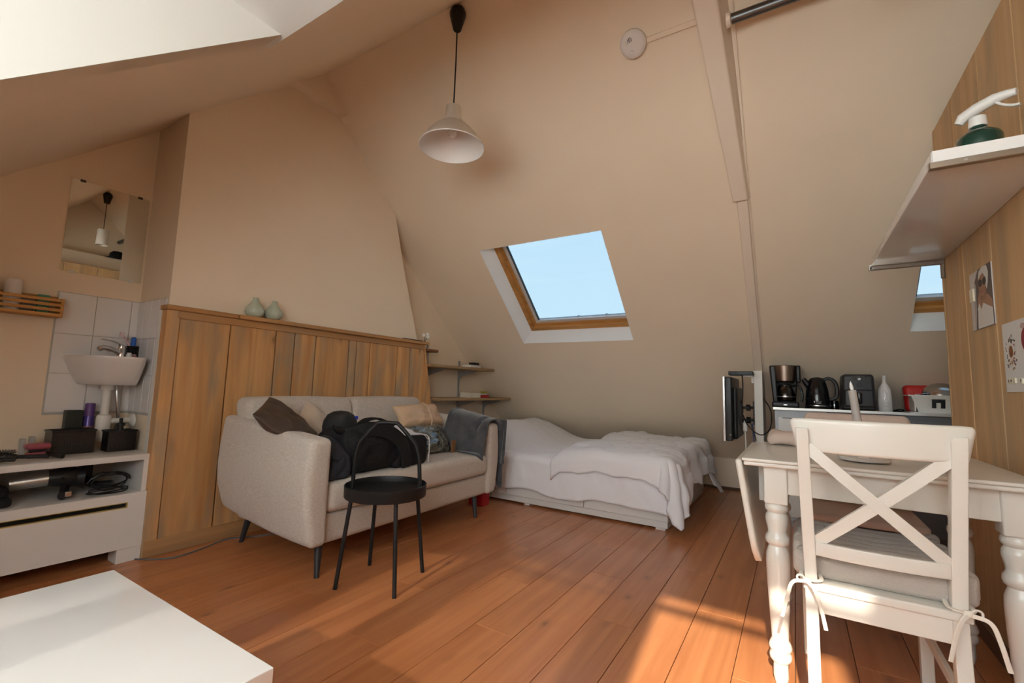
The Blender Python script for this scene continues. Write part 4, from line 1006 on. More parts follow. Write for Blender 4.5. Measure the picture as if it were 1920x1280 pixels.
# ================================================================== ceiling things
def make_pendant():
    x, y = -1.748, 2.035
    t = thing('pendant_lamp', 'brushed metal bell pendant lamp with black canopy and cord', 'lamp', (x, y, 2.46))
    bm = lathe([(0, 0), (.020, 0), (.026, .006), (.050, .10), (.052, .118), (.044, .140), (.02, .150), (0, .150)], 24, (x, y, 3.235)); sm('canopy', bm, BLACK, t)
    sm('cord', tube([(x, y, 3.24), (x + .002, y, 3.0), (x, y, 2.73)], .0045, 8), BLACK, t)
    sm('hook', tube([(x, y, 3.38), (x + .01, y, 3.395), (x + .025, y, 3.39), (x + .03, y, 3.37)], .007, 8, smooth=4), BLACK, t)
    sm('cord_grip', lathe([(0, 0), (.012, 0), (.010, .02), (0, .02)], 14, (x, y, 2.722)), BLACK, t)
    SH = mat('satin_nickel_shade', (.72, .66, .57), .36, .55)
    outp = [(r * .83 if r > .06 else r, z) for r, z in [(.034, .262), (.046, .258), (.050, .20), (.058, .175), (.072, .158), (.105, .140), (.150, .105), (.195, .060), (.228, .020), (.240, 0)]]
    s_ = sm('shade', lathe([(r, z) for r, z in outp], 48, (x, y, 2.462), cap=False), SH, t, ang=30)
    sm('shade_lining', lathe([(r - .003, z - .001) for r, z in outp[1:]], 48, (x, y, 2.462), cap=False), mat('white_enamel', (.86, .82, .78), .35), t, ang=60)
    sm('rim', lathe([(.197, 0), (.2005, .001), (.2005, -.003), (.197, -.004), (.197, 0)], 48, (x, y, 2.462), cap=False), mat('white_enamel', (0, 0, 0)), t)
    sm('socket', lathe([(0, 0), (.02, 0), (.02, .09), (0, .09)], 16, (x, y, 2.60)), WPLAST, t)
    bm = lathe([(0, 0), (.016, .003), (.027, .016), (.030, .034), (.024, .056), (.014, .074), (.013, .085)], 20, (x, y, 2.525)); sm('bulb', bm, mat('frosted_bulb', (.85, .80, .72), .25), t)
make_pendant()
def slope_pt(x, y, t=0):
    p = Vector((x, y, zf(y))) + NF * t; return p
SROT = Matrix(((1, 0, 0), TF, -NF)).transposed()   # local z points into the room
SROT = Matrix((Vector((1, 0, 0)), (-NF).cross(Vector((1, 0, 0))), -NF)).transposed()
p = slope_pt(-.742, 2.437, 0)
t = thing('smoke_detector', 'round white smoke detector on the sloping ceiling', 'smoke detector', p, SROT.to_euler())
sm('mount', lathe([(0, 0), (.062, 0), (.062, .008), (0, .008)], 36), WPLAST, t, world=False)
sm('body', lathe([(0, .008), (.074, .008), (.076, .014), (.074, .030), (.064, .040), (.05, .043), (0, .043)], 40), mat('warm_white_plastic', (.82, .76, .71), .4), t, world=False)
sm('button', lathe([(0, .043), (.0095, .043), (.0095, .0445), (0, .0447)], 20, (-.012, -.038, 0)), WPLAST, t, world=False)
bm = lathe([(.0095, .0431), (.0108, .0431), (.0108, .0437), (.0095, .0437)], 20, (-.012, -.038, 0), cap=False); sm('button_groove', bm, mat('grey_groove', (.4, .36, .33), .6), t, world=False)
for dx in (-.022, -.015, -.008, -.001):
    sl = B(dx - .0016, dx + .0016, .018 - abs(dx) * .2, .044 - abs(dx + .01) * .8, .0425, .0434); obj('vent_slot', sl, BLACK, t, world=False)
for dx, dy in ((-.034, .022), (-.030, .010)): obj('indicator', B(dx - .0018, dx + .0018, dy - .0018, dy + .0018, .0420, .0432), BLACK, t, world=False)
bm = bmesh.new(); slopebox(bm, -.67, -.365, 2.433, 2.455, -.014, .002); tag(rebase(obj('cable_duct', bevel(bm, .003, 1), PAINT), slope_pt(-.52, 2.44)), 'slim cream cable duct running from smoke detector to rafter', 'cable duct')
t = thing('hanging_rail', 'dark grey steel tube between rafter and gable wall', 'rail', (-.2, 2.385, 2.915))
sm('tube', tube([(-.24, 2.385, 2.915), (1.065, 2.39, 2.915)], .0255, 20), mat('grey_steel_tube', (.16, .165, .165), .35, .9), t)
bm = lathe([(.0, 0), (.036, 0), (.036, .02), (.026, .024)], 20)
for v in bm.verts: v.co = Vector((-.245 + v.co.z, 2.385 + v.co.x, 2.915 + v.co.y))
sm('flange', bm, BEAM, t)
# things seen only in the mirror: second pendant and hat
t = thing('paper_pendant', 'small white cylinder pendant hanging on a black cord above the partition', 'lamp', (.42, 2.03, 2.68))
sm('shade', lathe([(.062, 0), (.058, .20), (.02, .205), (0, .205)], 24, (.42, 2.03, 2.68), cap=False), mat('white_paper', (.8, .76, .68), .8), t, solid=.003)
sm('cord', tube([(.42, 2.03, 2.88), (.42, 2.03, 3.25)], .004, 6), BLACK, t)
sm('canopy', lathe([(0, 0), (.03, 0), (.05, .11), (.03, .14), (0, .14)], 18, (.42, 2.03, 3.24)), BLACK, t)
t = thing('black_hat', 'black brimmed hat lying on the beam above the partition', 'hat', (.95, 2.35, 2.64))
sm('brim', lathe([(0, 0), (.15, .006), (.152, .01), (0, .012)], 30, (.95, 2.35, 2.6395)), BLKFAB, t); sm('crown', lathe([(.085, 0), (.08, .07), (.05, .10), (0, .10)], 26, (.95, 2.35, 2.65)), BLKFAB, t)

# ================================================================== television on the post
def make_tv():
    t = thing('television', 'flat television with silver bezel on an arm at the white post', 'television', (-.43, 4.05, .655))
    sm('casing', rb(-.452, -.405, 3.80, 4.36, .655, 1.135, .008, 2), BLACK, t)
    def fn(p):
        return p
    sm('rear_bulge', rb(-.41, -.372, 3.86, 4.32, .665, 1.06, .02, 3), BLACK, t)
    sm('bezel', rb(-.468, -.450, 3.795, 4.365, .650, 1.140, .004, 2), mat('silver_bezel', (.62, .61, .60), .3, .5), t)
    obj('screen', B(-.4692, -.4675, 3.83, 4.33, .70, 1.11), BLACKG, t)
    obj('badge', B(-.425, -.412, 3.7985, 3.8005, .700, .704), mat('badge_white', (.7, .7, .7), .5), t)
    sm('mount_plate', rb(-.375, -.362, 3.98, 4.20, .77, .95, .004, 2), BLACK, t)
    for z in (.80, .90):
        sm('mount_arm', tube([(-.365, 4.08, z), (-.325, 4.20, z), (-.284, 4.26, z)], .012, 8), BLACK, t)
        sm('mount_joint', lathe([(0, 0), (.016, 0), (.016, .05), (0, .05)], 14, (-.325, 4.20, z - .025)), BLACKG, t)
    sm('wall_plate', rb(-.294, -.283, 4.24, 4.30, .76, .95, .003, 2), BLACK, t)
make_tv()
t = thing('set_top_box', 'slim black media box on a little bracket above the television', 'media box', (-.37, 4.14, 1.148))
sm('case', rb(-.455, -.278, 4.06, 4.22, 1.158, 1.190, .003, 2), BLACK, t)
obj('bracket', B(-.35, -.281, 4.10, 4.25, 1.150, 1.1585), PAINTW, t)
obj('bracket_arm', B(-.30, -.283, 4.22, 4.26, 1.10, 1.152), PAINTW, t)
for i, (pts, m_, lab) in enumerate((
    ([(-.355, 4.07, 1.16), (-.350, 4.05, 1.08), (-.352, 4.03, .98), (-.360, 4.01, .935)], BLACK, 'thin black cable dropping from media box to television mount'),
    ([(-.357, 4.03, .86), (-.31, 4.0, .76), (-.23, 4.02, .70), (-.17, 4.10, .75), (-.165, 4.18, .88), (-.218, 4.25, .98)], BLACK, 'black cable looping around the white post'),
    ([(-.300, 4.226, .776), (-.290, 4.225, .60), (-.265, 4.225, .45), (-.23, 4.225, .20), (-.225, 4.225, .02)], mat('blue_cable', (.02, .05, .22), .5), 'blue network cable running down the white post'),
    ([(-.312, 4.212, .776), (-.272, 4.208, .62), (-.250, 4.208, .42), (-.208, 4.205, .22), (-.20, 4.20, .01)], BLACK, 'black mains cable running down the white post'),
    ([(-.345, 4.06, .80), (-.34, 4.05, .70), (-.335, 4.05, .50), (-.34, 4.06, .3), (-.34, 4.10, .01)], WPLAST, 'white cable hanging straight down below the television'))):
    tag(rebase(sm('cable', tube(pts, .0045, 6, smooth=6), m_), pts[0]), lab, 'cable')
tag(rebase(sm('power_adapter', rb(-.355, -.325, 4.035, 4.07, .715, .785, .008, 2), WPLAST), (-.34, 4.05, .715)), 'white adapter hanging from the cable below the television', 'adapter')

# ================================================================== kitchen counter
GREYF = mat('pale_blue_grey_front', (.50, .54, .59), .35); WDR = mat('white_drawer_front', (.78, .78, .77), .3); DGREY = mat('dark_grey_front', (.16, .165, .18), .4)
def unit(x0, x1, body, fronts, lab):
    t = thing('kitchen_unit', lab, 'cabinet', ((x0 + x1) / 2, 4.45, 0))
    obj('carcass', B(x0, x1, 4.222, 4.74, .05, .895), body, t)
    obj('plinth', B(x0 + .01, x1 - .01, 4.26, 4.70, 0, .05), body, t)
    for z0, z1 in fronts:
        f = obj('drawer', bevel(B(x0 + .022, x1 - .022, 4.205, 4.224, z0, z1), .002, 1), WDR if body is GREYF else DGREY, t)
        obj('grip_slot', B(x0 + .05, x0 + .22, 4.2035, 4.206, z1 - .010, z1 - .004), BLACK, f)
unit(-.140, .20, GREYF, ((.70, .838), (.545, .692), (.33, .537), (.08, .322)), 'pale grey kitchen drawer unit with white fronts under the coffee maker')
unit(.204, 1.02, DGREY, ((.60, .86), (.08, .59)), 'dark grey kitchen unit under the white bottle')
unit(1.024, 1.62, DGREY, ((.60, .86), (.08, .59)), 'dark grey kitchen unit under the dish rack, behind the partition end')
t = thing('worktop', 'black kitchen worktop with bright steel front edge', 'worktop', (.7, 4.47, .895))
obj('slab', B(-.150, 1.64, 4.20, 4.765, .895, .9125), BLACKG, t)
obj('front_edge', bevel(B(-.152, 1.64, 4.192, 4.201, .893, .914), .002, 1), mat('bright_steel_edge', (.68, .66, .63), .35, .7), t)
ZK = .9122
# coffee maker
def make_coffee_maker():
    cx, cy = -.065, 4.30
    t = thing('coffee_maker', 'black drip coffee maker with steel filter band and glass jug', 'coffee maker', (cx, cy, ZK))
    sm('base', rb(cx - .092, cx + .092, 4.215, 4.385, ZK, ZK + .045, .012, 3), BLACK, t)
    def tf(p):
        k = (p.z - ZK) / .33
        p.x = cx + (p.x - cx) * (.78 + .24 * max(0, k)); return p
    sm('column', rb(cx - .105, cx - .06, 4.25, 4.385, ZK + .03, ZK + .335, .012, 3, (1, 1, 4), tf), BLACK, t)
    sm('back', rb(cx - .09, cx + .09, 4.345, 4.385, ZK + .03, ZK + .325, .012, 3, (2, 1, 4), tf), BLACK, t)
    sm('filter_housing', lathe([(0, .195), (.062, .195), (.070, .21), (.080, .33), (.078, .336), (0, .338)], 32, (cx, cy, ZK)), BLACK, t)
    sm('steel_band', lathe([(.071, .212), (.0835, .332), (.0815, .333), (.069, .212)], 36, (cx, cy, ZK), cap=False), mat('brushed_bronze_steel', (.42, .33, .27), .3, 1), t)
    sm('side_wing', rb(cx + .078, cx + .108, 4.25, 4.37, ZK + .20, ZK + .335, .01, 2), BLACK, t)
    j = sm('jug', lathe([(.050, .05), (.070, .06), (.074, .085), (.062, .135), (.048, .165), (.050, .175), (.046, .175), (.058, .135), (.070, .085), (.066, .062), (0, .056)], 32, (cx, cy, ZK), cap=False), glass('smoked_jug_glass', (.30, .29, .28), .10), t)
    sm('lid', lathe([(.050, .172), (.05, .182), (.03, .188), (0, .188)], 24, (cx, cy, ZK)), BLACK, j)
    sm('coffee_band', lathe([(.0742, .082), (.0752, .085), (.0742, .090)], 28, (cx, cy, ZK), cap=False), STEEL, j)
    sm('jug_handle', tube([(cx + .045, cy - .01, ZK + .172), (cx + .085, cy - .03, ZK + .178), (cx + .108, cy - .04, ZK + .15), (cx + .115, cy - .045, ZK + .09), (cx + .108, cy - .045, ZK + .05)], .010, 8, smooth=5, flat=(.022, .014)), BLACK, j)
    obj('switch', B(cx - .012, cx + .012, 4.2135, 4.216, ZK + .018, ZK + .026), STEEL, t)
make_coffee_maker()
def make_kettle():
    c = (.150, 4.315, ZK)
    t = thing('kettle', 'black electric kettle with side handle on the worktop', 'kettle', c)
    sm('power_base', lathe([(0, 0), (.082, 0), (.084, .008), (.076, .018), (0, .018)], 32, c), BLACK, t)
    sm('body', lathe([(0, .018), (.080, .018), (.082, .026), (.080, .08), (.072, .15), (.060, .20), (.056, .212)], 36, c), BLACKG, t)
    sm('base_ring', lathe([(.0825, .019), (.0832, .024), (.0825, .028)], 36, c, cap=False), STEEL, t)
    sm('lid', lathe([(.056, .210), (.052, .225), (.036, .240), (.012, .246), (0, .246)], 30, c), BLACK, t)
    sm('spout', tube([(c[0] - .045, c[1], ZK + .165), (c[0] - .070, c[1], ZK + .20), (c[0] - .090, c[1], ZK + .232)], [.026, .022, .016], 12), BLACK, t)
    sm('handle', tube([(c[0] + .035, c[1], ZK + .222), (c[0] + .075, c[1], ZK + .236), (c[0] + .112, c[1], ZK + .215), (c[0] + .128, c[1], ZK + .165), (c[0] + .126, c[1], ZK + .105), (c[0] + .105, c[1], ZK + .078), (c[0] + .072, c[1], ZK + .075)], .012, 10, smooth=5, flat=(.026, .020), up=(0, 1, 0)), BLACK, t)
    bm = text_mesh('Russell', .0125); bm2 = text_mesh('Hobbs', .0125)
    for b_, dz in ((bm, .054), (bm2, .043)):
        for v in b_.verts:
            a = v.co.x / .0812; r = .0822 + v.co.z
            v.co = Vector((c[0] + r * math.sin(a + .05), c[1] - r * math.cos(a + .05), ZK + dz + v.co.y))
        obj('lettering', b_, mat('grey_print', (.55, .55, .55), .5), t)
    obj('emblem', B(c[0] - .026, c[0] - .020, c[1] - .0815, c[1] - .078, ZK + .044, ZK + .060), mat('grey_print', (0, 0, 0)), t)
make_kettle()
def make_fryer():
    cx, cy = .402, 4.325
    t = thing('air_fryer', 'matt black air fryer with two round dials', 'air fryer', (cx, cy, ZK))
    def f(p):
        k = (p.z - ZK) / .268; p.x = cx + (p.x - cx) * (1.06 - .13 * k); p.y = cy + (p.y - cy) * (1.05 - .10 * k); return p
    CH = mat('charcoal_plastic', (.022, .022, .024), .45)
    sm('body', rb(cx - .100, cx + .100, cy - .105, cy + .125, ZK, ZK + .268, .022, 4, (2, 2, 6), f), CH, t)
    sm('drawer', rb(cx - .088, cx + .088, cy - .128, cy - .08, ZK + .025, ZK + .155, .014, 3, (2, 1, 2), f), CH, t)
    sm('drawer_handle', rb(cx - .015, cx + .015, cy - .165, cy - .115, ZK + .05, ZK + .135, .010, 3), BLACKG, t)
    obj('control_panel', B(cx - .032, cx + .040, cy - .1015, cy - .0960, ZK + .165, ZK + .258), BLACKG, t)
    for z, r in ((.232, .019), (.188, .017)):
        bm = lathe([(0, 0), (r, 0), (r * .9, .014), (0, .015)], 22)
        for v in bm.verts: v.co = Vector((cx + .006 + v.co.x, cy - .0985 - v.co.z, ZK + z + v.co.y))
        k = sm('dial', bm, BLACK, t)
        if z > .2:
            bm = lathe([(0, 0), (.0095, 0), (.0095, .0012), (0, .0012)], 18)
            for v in bm.verts: v.co = Vector((cx + .006 + v.co.x, cy - .1133 - v.co.z, ZK + z + v.co.y))
            obj('dial_cap', bm, mat('white_dial_mark', (.8, .8, .8), .4), k)
            obj('dial_pointer', B(cx + .002, cx + .005, cy - .1152, cy - .1142, ZK + z - .004, ZK + z + .009), BLACK, k)
make_fryer()
c = (.560, 4.285, ZK)
t = thing('ceramic_bottle', 'white glazed bottle with embossed print on the worktop', 'bottle', c)
sm('body', lathe([(0, 0), (.040, 0), (.042, .004), (.041, .10), (.039, .150), (.034, .170), (.020, .195), (.0125, .21), (.011, .245), (.0125, .252), (.0125, .262), (.009, .262), (.0085, .22), (0, .2)], 30, c), CERAM, t, ang=60)
PRT = mat('grey_print_ceramic', (.45, .44, .42), .4)
for i, (z, wd) in enumerate(((.066, .05), (.058, .044), (.050, .050), (.040, .030), (.034, .046))):
    bm = grid(lambda a, b: Vector((c[0] + .0428 * math.sin((a - .5) * wd / .042), c[1] - .0428 * math.cos((a - .5) * wd / .042), ZK + z + .0022 * b)), 10, 1); obj('print_line', bm, PRT, t)
for a0, z0, hh in ((-.35, .085, .055), (-.05, .085, .06), (.28, .085, .05)):
    bm = tube([(c[0] + .0422 * math.sin(a0 + .12 * math.cos(q)), c[1] - .0422 * math.cos(a0 + .12 * math.cos(q)), ZK + z0 + hh / 2 + hh / 2 * math.sin(q)) for q in [2 * math.pi * k / 20 for k in range(21)]], .0012, 5); sm('embossing', bm, CERAM, t)
tag(rebase(sm('appliance_cable', tube([(.60, 4.30, ZK + .006), (.64, 4.27, ZK + .02), (.665, 4.29, ZK + .012), (.64, 4.33, ZK + .006), (.55, 4.37, ZK + .006)], .005, 6, smooth=6), BLACK), (.62, 4.3, ZK)), 'short black cable behind the white bottle', 'cable')
tag(rebase(sm('glass_jar', lathe([(0, 0), (.03, 0), (.032, .004), (.032, .05), (.027, .058), (.027, .066), (.024, .066), (.024, .05), (.028, .006), (0, .006)], 20, (.262, 4.40, ZK)), glass('jar_glass', (.45, .45, .45), .15)), (.262, 4.40, ZK)), 'small glass jar between kettle and air fryer', 'jar')
def make_rack():
    t = thing('dish_rack', 'white plastic dish rack with arched openings', 'dish rack', (.86, 4.36, ZK))
    x0, x1, y0, y1, zb, zt = .735, 1.06, 4.24, 4.40, ZK + .012, ZK + .118
    sm('rim', rb(x0 - .055, x1 + .055, y0 - .03, y1 + .03, zt, zt + .008, .003, 2), WPLAST, t) if False else None
    bm = bmesh.new()
    for a in ((x0 - .055, x1 + .055, y0 - .030, y0 - .008), (x0 - .055, x1 + .055, y1 + .008, y1 + .03), (x0 - .055, x0 - .035, y0 - .008, y1 + .008), (x1 + .035, x1 + .055, y0 - .008, y1 + .008)): box(bm, *a, zt, zt + .008)
    obj('rim', bm, WPLAST, t)
    obj('tray_floor', B(x0, x1, y0, y1, ZK + .006, zb + .004), WPLAST, t)
    obj('drip_tray', B(x0 - .05, x1 + .06, y0 - .03, y1 + .02, ZK, ZK + .0065), WPLAST, t)
    # front wall with two arches: built from solid strips around the openings
    def wallp(u, v): return Vector((0, 0, 0))
    yb_, yt_ = y0, y0 - .026
    def slab(bm, xa, xb, za, zc):
        fa, fc = (za - zb) / (zt - zb), (zc - zb) / (zt - zb)
        xs = lambda x, f_: x + (-.04 * f_ if x <= x0 + .001 else (.04 * f_ if x >= x1 - .001 else 0))
        v = []
        for f_, z in ((fa, za), (fc, zc)):
            for x in (xa, xb):
                for o_ in (0, .005): v.append(bm.verts.new((xs(x, f_), yb_ + (yt_ - yb_) * f_ + o_, z)))
        for q in ((0, 1, 3, 2), (4, 6, 7, 5), (0, 2, 6, 4), (1, 5, 7, 3), (0, 4, 5, 1), (2, 3, 7, 6)): bm.faces.new([v[i] for i in q])
    bm = bmesh.new()
    arches = [(.805, .875), (.925, .995)]
    slab(bm, x0, x1, zb, zb + .025); slab(bm, x0, x1, zt - .018, zt)
    xs_ = [x0] + [v for a in arches for v in a] + [x1]
    for i in range(0, 6, 2): slab(bm, xs_[i], xs_[i + 1], zb + .025, zt - .018)
    for a, b_ in arches: slab(bm, a + .024, b_ - .024, zb + .025, zb + .062)
    obj('front_wall', bm, WPLAST, t)
    for nm, a in (('side_wall', (x0 - .02, x0 - .012, y0, y1)), ('side_wall', (x1 + .012, x1 + .02, y0, y1)), ('back_wall', (x0, x1, y1, y1 + .006))): obj(nm, B(*a, zb, zt), WPLAST, t)
    obj('arch_dark_board', B(.76, 1.05, 4.262, 4.272, ZK + .015, ZK + .092), mat('arch_dark_fill', (.03, .03, .032), .3), t)  # dark board added so the shaded arch openings read dark
    bm = rb(.70, .99, 4.445, 4.532, ZK, ZK + .20, .03, 4, 2)
    for v in bm.verts:
        k = (v.co.z - ZK) / .2; v.co.y += .03 * (k - .5); v.co.x += (v.co.x - .84) * .05 * k
    o = sm('washing_up_bowl', bm, RED); tag(rebase(o, (.84, 4.48, ZK)), 'red plastic washing-up bowl standing on edge behind the dish rack', 'bowl')
    bm = lathe([(.105, 0), (.103, .017), (.09, .05), (.06, .075), (.025, .087), (0, .089), (0, .086), (.058, .072), (.087, .048), (.1, .015), (.102, 0)], 36, (.875, 4.322, ZK + .1255))
    o = sm('steel_bowl', bm, mat('polished_steel', (.42, .40, .38), .22, 1)); tag(rebase(o, (.875, 4.322, ZK + .1255)), 'upturned steel bowl draining in the dish rack', 'bowl')
    t2 = thing('cutlery', 'steel spoon handle lying on the dish rack rim', 'spoon', (.78, 4.27, zt))
    sm('handle', tube([(.74, 4.25, zt + .012), (.80, 4.25, zt + .022), (.84, 4.27, zt + .015)], .005, 8, smooth=3, flat=(.012, .004)), CHROME, t2)
    sm('bowl', rb(.722, .750, 4.235, 4.262, zt + .0075, zt + .014, .003, 2), CHROME, t2)
make_rack()

# ================================================================== dining table and chairs
TT = .775
def turned_leg(c):
    bm = rb(c[0] - .037, c[0] + .037, c[1] - .037, c[1] + .037, .615, .752, .006, 2)
    prof = [(0, 0), (.017, 0), (.024, .028), (.0225, .072), (.033, .084), (.035, .094), (.033, .103), (.029, .110), (.0355, .120), (.036, .128), (.031, .142), (.026, .150), (.027, .17), (.032, .255), (.0365, .35), (.0385, .41), (.037, .44), (.031, .458), (.027, .468), (.036, .476), (.039, .487), (.0375, .500), (.0300, .510), (.0295, .522), (.034, .54), (.037, .558), (.0355, .572), (.029, .583), (.0365, .592), (.038, .600), (.036, .609), (.030, .618), (0, .62)]
    lathe(prof, 28, (c[0], c[1], 0), bm); return bm
def make_table():
    x0, x1, y0, y1 = -.172, .606, 1.876, 2.61
    t = thing('dining_table', 'white drop-leaf dining table with turned legs', 'dining table', ((x0 + x1) / 2, (y0 + y1) / 2, 0))
    sm('tabletop', rb(x0, x1, y0, y1, TT - .012, TT, .005, 3), WLACQ, t); sm('top_moulding', rb(x0 + .006, x1 - .006, y0 + .006, y1 - .006, TT - .027, TT - .0115, .006, 3), WLACQ, t)
    lx, ly = (-.068, .541), (1.957, 2.535)
    for x in lx:
        for y in ly: sm('leg', turned_leg((x, y)), WLACQ, t, ang=40)
    for y in ly: obj('apron', bevel(B(lx[0] + .03, lx[1] - .03, y - .024 if y < 2 else y + .0, y - .0 if y < 2 else y + .024, .652, TT - .027), .0015, 1), WLACQ, t)
    for x in lx: obj('apron', bevel(B(x - .012, x + .012, ly[0] + .03, ly[1] - .03, .652, TT - .027), .0015, 1), WLACQ, t)
    # hanging leaf, tilted inwards a little at the bottom
    bm = rb(0, .022, y0 + .002, y1 - .002, -.375, 0, .009, 3, (1, 10, 8))
    for v in bm.verts:
        k = max(0, (-v.co.z - .27) / .105)                      # rounded lower corners
        if k > 0:
            sh = .10 * (1 - math.sqrt(max(0, 1 - min(1, k) ** 2)))
            mid = (y0 + y1) / 2; half = (y1 - y0) / 2 - .002
            v.co.y = mid + (v.co.y - mid) * (half - sh) / half
    R = Matrix.Rotation(math.radians(-8.5), 3, 'Y')
    for v in bm.verts:
        q = R @ Vector((v.co.x - .022, 0, v.co.z)); v.co = Vector((x0 - .0005 + q.x, v.co.y, TT - .006 + q.z))
    sm('drop_leaf', bm, WLACQ, t, ang=40)
    obj('leaf_support', bevel(B(-.128, -.106, 2.04, 2.30, .60, TT - .028), .002, 1), WLACQ, t)
make_table()

def make_chair():
    t = thing('cross_back_chair', 'white cross-back dining chair tucked under the table', 'chair', (.193, 1.98, 0))
    yb = 1.745
    PXL, PXR = (.010, .043), (.343, .377)
    for a, b_ in (PXL, PXR):
        s_ = -1 if a < .2 else 1
        def f(p, a=a, b_=b_, s_=s_):
            z = p.z
            if z > .44: p.y -= .055 * ((z - .44) / .48) ** 1.2; p.x += s_ * .012 * (z - .44) / .48
            if z < .40: p.y -= .045 * ((.40 - z) / .40) ** 1.3
            return p
        sm('rear_post', rb(a, b_, yb - .018, yb + .022, 0, .905, .003, 2, (1, 1, 16), f), WLACQ, t)
    def curve(x): return -.040 * (1 - ((x - .193) / .22) ** 2)       # bows backwards in the middle
    def rail(z0, z1, xa, xb, th, yc, r, droop=0):
        def f(p):
            p.y += curve(p.x) + .04; e = abs(p.x - .193) / .22
            if droop and p.z > (z0 + z1) / 2: p.z -= .012 * max(0, 1 - e ** 2) * 0
            return p
        return rb(xa, xb, yc - th / 2, yc + th / 2, z0, z1, r, 3, (16, 1, 3), f)
    def top_f(p):
        e = (p.x - .198) / .225
        p.y += -.040 * (1 - e * e)
        k = (p.z - .832) / .10
        p.x = .198 + (p.x - .198) * (1 + .09 * (k - .5))           # wider at the top
        q = max(0, abs(e) - .84) / .16
        if k > .4: p.z -= .034 * q * q * min(1, (k - .4) / .5)
        return p
    sm('top_rail', rb(-.008, .404, 1.712, 1.734, .832, .934, .010, 4, (20, 1, 4), top_f), WLACQ, t, ang=60)
    def low_f(p):
        e = (p.x - .193) / .17; p.y += -.022 * (1 - e * e); return p
    sm('lower_rail', rb(.040, .346, 1.722, 1.740, .522, .562, .003, 2, (16, 1, 1), low_f), WLACQ, t)
    def brace(xa, za, xb, zb_, yoff):
        n = 12; bm = bmesh.new(); rings = []
        d = Vector((xb - xa, 0, zb_ - za)).normalized(); nrm = Vector((-d.z, 0, d.x))
        for k in range(n + 1):
            s_ = k / n; x = xa + (xb - xa) * s_; z = za + (zb_ - za) * s_
            e = (x - .193) / .17; y = 1.728 - .022 * (1 - min(1, e * e)) - .055 * max(0, (z - .44) / .48) ** 1.2 + .012 + yoff
            c = Vector((x, y, z))
            rings.append([bm.verts.new(c + nrm * a + Vector((0, b_, 0))) for a, b_ in ((-.0165, -.009), (.0165, -.009), (.0165, .009), (-.0165, .009))])
        for a, b_ in zip(rings, rings[1:]):
            for k in range(4): bm.faces.new((a[k], a[(k + 1) % 4], b_[(k + 1) % 4], b_[k]))
        bm.faces.new(rings[0]); bm.faces.new(rings[-1]); return bm
    obj('cross_brace', brace(.026, .848, .359, .545, .004), WLACQ, t); obj('cross_brace', brace(.359, .848, .026, .545, .008), WLACQ, t)
    sm('seat', rb(.006, .386, yb - .022, 2.268, .415, .440, .006, 3), WLACQ, t)
    obj('apron', bevel(B(.042, .344, yb - .014, yb + .008, .352, .416), .0015, 1), WLACQ, t); obj('apron', bevel(B(.04, .35, 2.235, 2.257, .352, .416), .0015, 1), WLACQ, t)
    for x in (.014, .358): obj('apron', bevel(B(x, x + .02, yb + .02, 2.23, .352, .416), .0015, 1), WLACQ, t)
    for x in (.004, .352): sm('front_leg', rb(x, x + .036, 2.228, 2.264, 0, .416, .003, 2), WLACQ, t)
    for x in (.016, .362): obj('stretcher', bevel(B(x, x + .016, 1.735, 2.24, .17, .20), .0015, 1), WLACQ, t)
make_chair()
LINEN = mat('beige_linen', (.50, .44, .385), .9, bump=.3, bscale=200, sheen=.2)
def make_seatpad():
    t = thing('seat_cushion', 'quilted beige linen seat pad tied to the cross-back chair', 'cushion', (.196, 2.0, .44))
    def f(p):
        u, v = (p.x - .196) / .20, (p.y - 2.01) / .26
        if p.z > .46: p.z += .026 * abs(math.cos(v * math.pi * 4.5 + .35 * math.sin(u * 5))) ** .45 - .012 * (1 - u ** 4) + .006 * noise.noise(Vector((p.x * 9, p.y * 9, 1)))
        p.x += .006 * math.sin(v * 16); p.z = max(p.z, .4402); return p
    sm('pad', rb(-.014, .418, 1.764, 2.272, .4402, .494, .022, 4, (14, 64, 1), f), LINEN, t)
    TIE = mat('cream_cotton_tape', (.78, .72, .63), .85)
    for x, s_ in ((.0265, -1), (.360, 1)):
        y = yb_ = 1.72
        sm('tie_loop', tube([(x - .024, 1.765, .455), (x - .026, 1.73, .452), (x - .02, 1.716, .450), (x, 1.712, .448), (x + .02, 1.716, .45), (x + .026, 1.73, .452), (x + .022, 1.765, .455)], .004, 8, smooth=4, flat=(.012, .004), up=(0, 0, 1)), TIE, t)
        sm('tie_knot', rb(x + s_ * .010 - .010, x + s_ * .010 + .010, 1.700, 1.716, .438, .456, .007, 3), TIE, t)
        k0 = Vector((x + s_ * .012, 1.705, .446))
        sm('tie_end', tube([k0, k0 + Vector((s_ * .035, -.015, -.005)), k0 + Vector((s_ * .050, -.018, -.045)), k0 + Vector((s_ * .066, -.012, -.115))], .004, 8, smooth=6, flat=(.011, .003), up=(0, 1, 0)), TIE, t)
        sm('tie_end', tube([k0, k0 + Vector((-s_ * .018, -.014, -.015)), k0 + Vector((-s_ * .032, -.012, -.06)), k0 + Vector((-s_ * .044, -.008, -.125))], .004, 8, smooth=6, flat=(.011, .003), up=(0, 1, 0)), TIE, t)
        sm('tie_bow', tube([k0, k0 + Vector((s_ * .012, -.006, .016)), k0 + Vector((s_ * .024, -.004, .012)), k0 + Vector((s_ * .020, -.004, -.004)), k0], .003, 6, smooth=5), TIE, t)
make_seatpad()
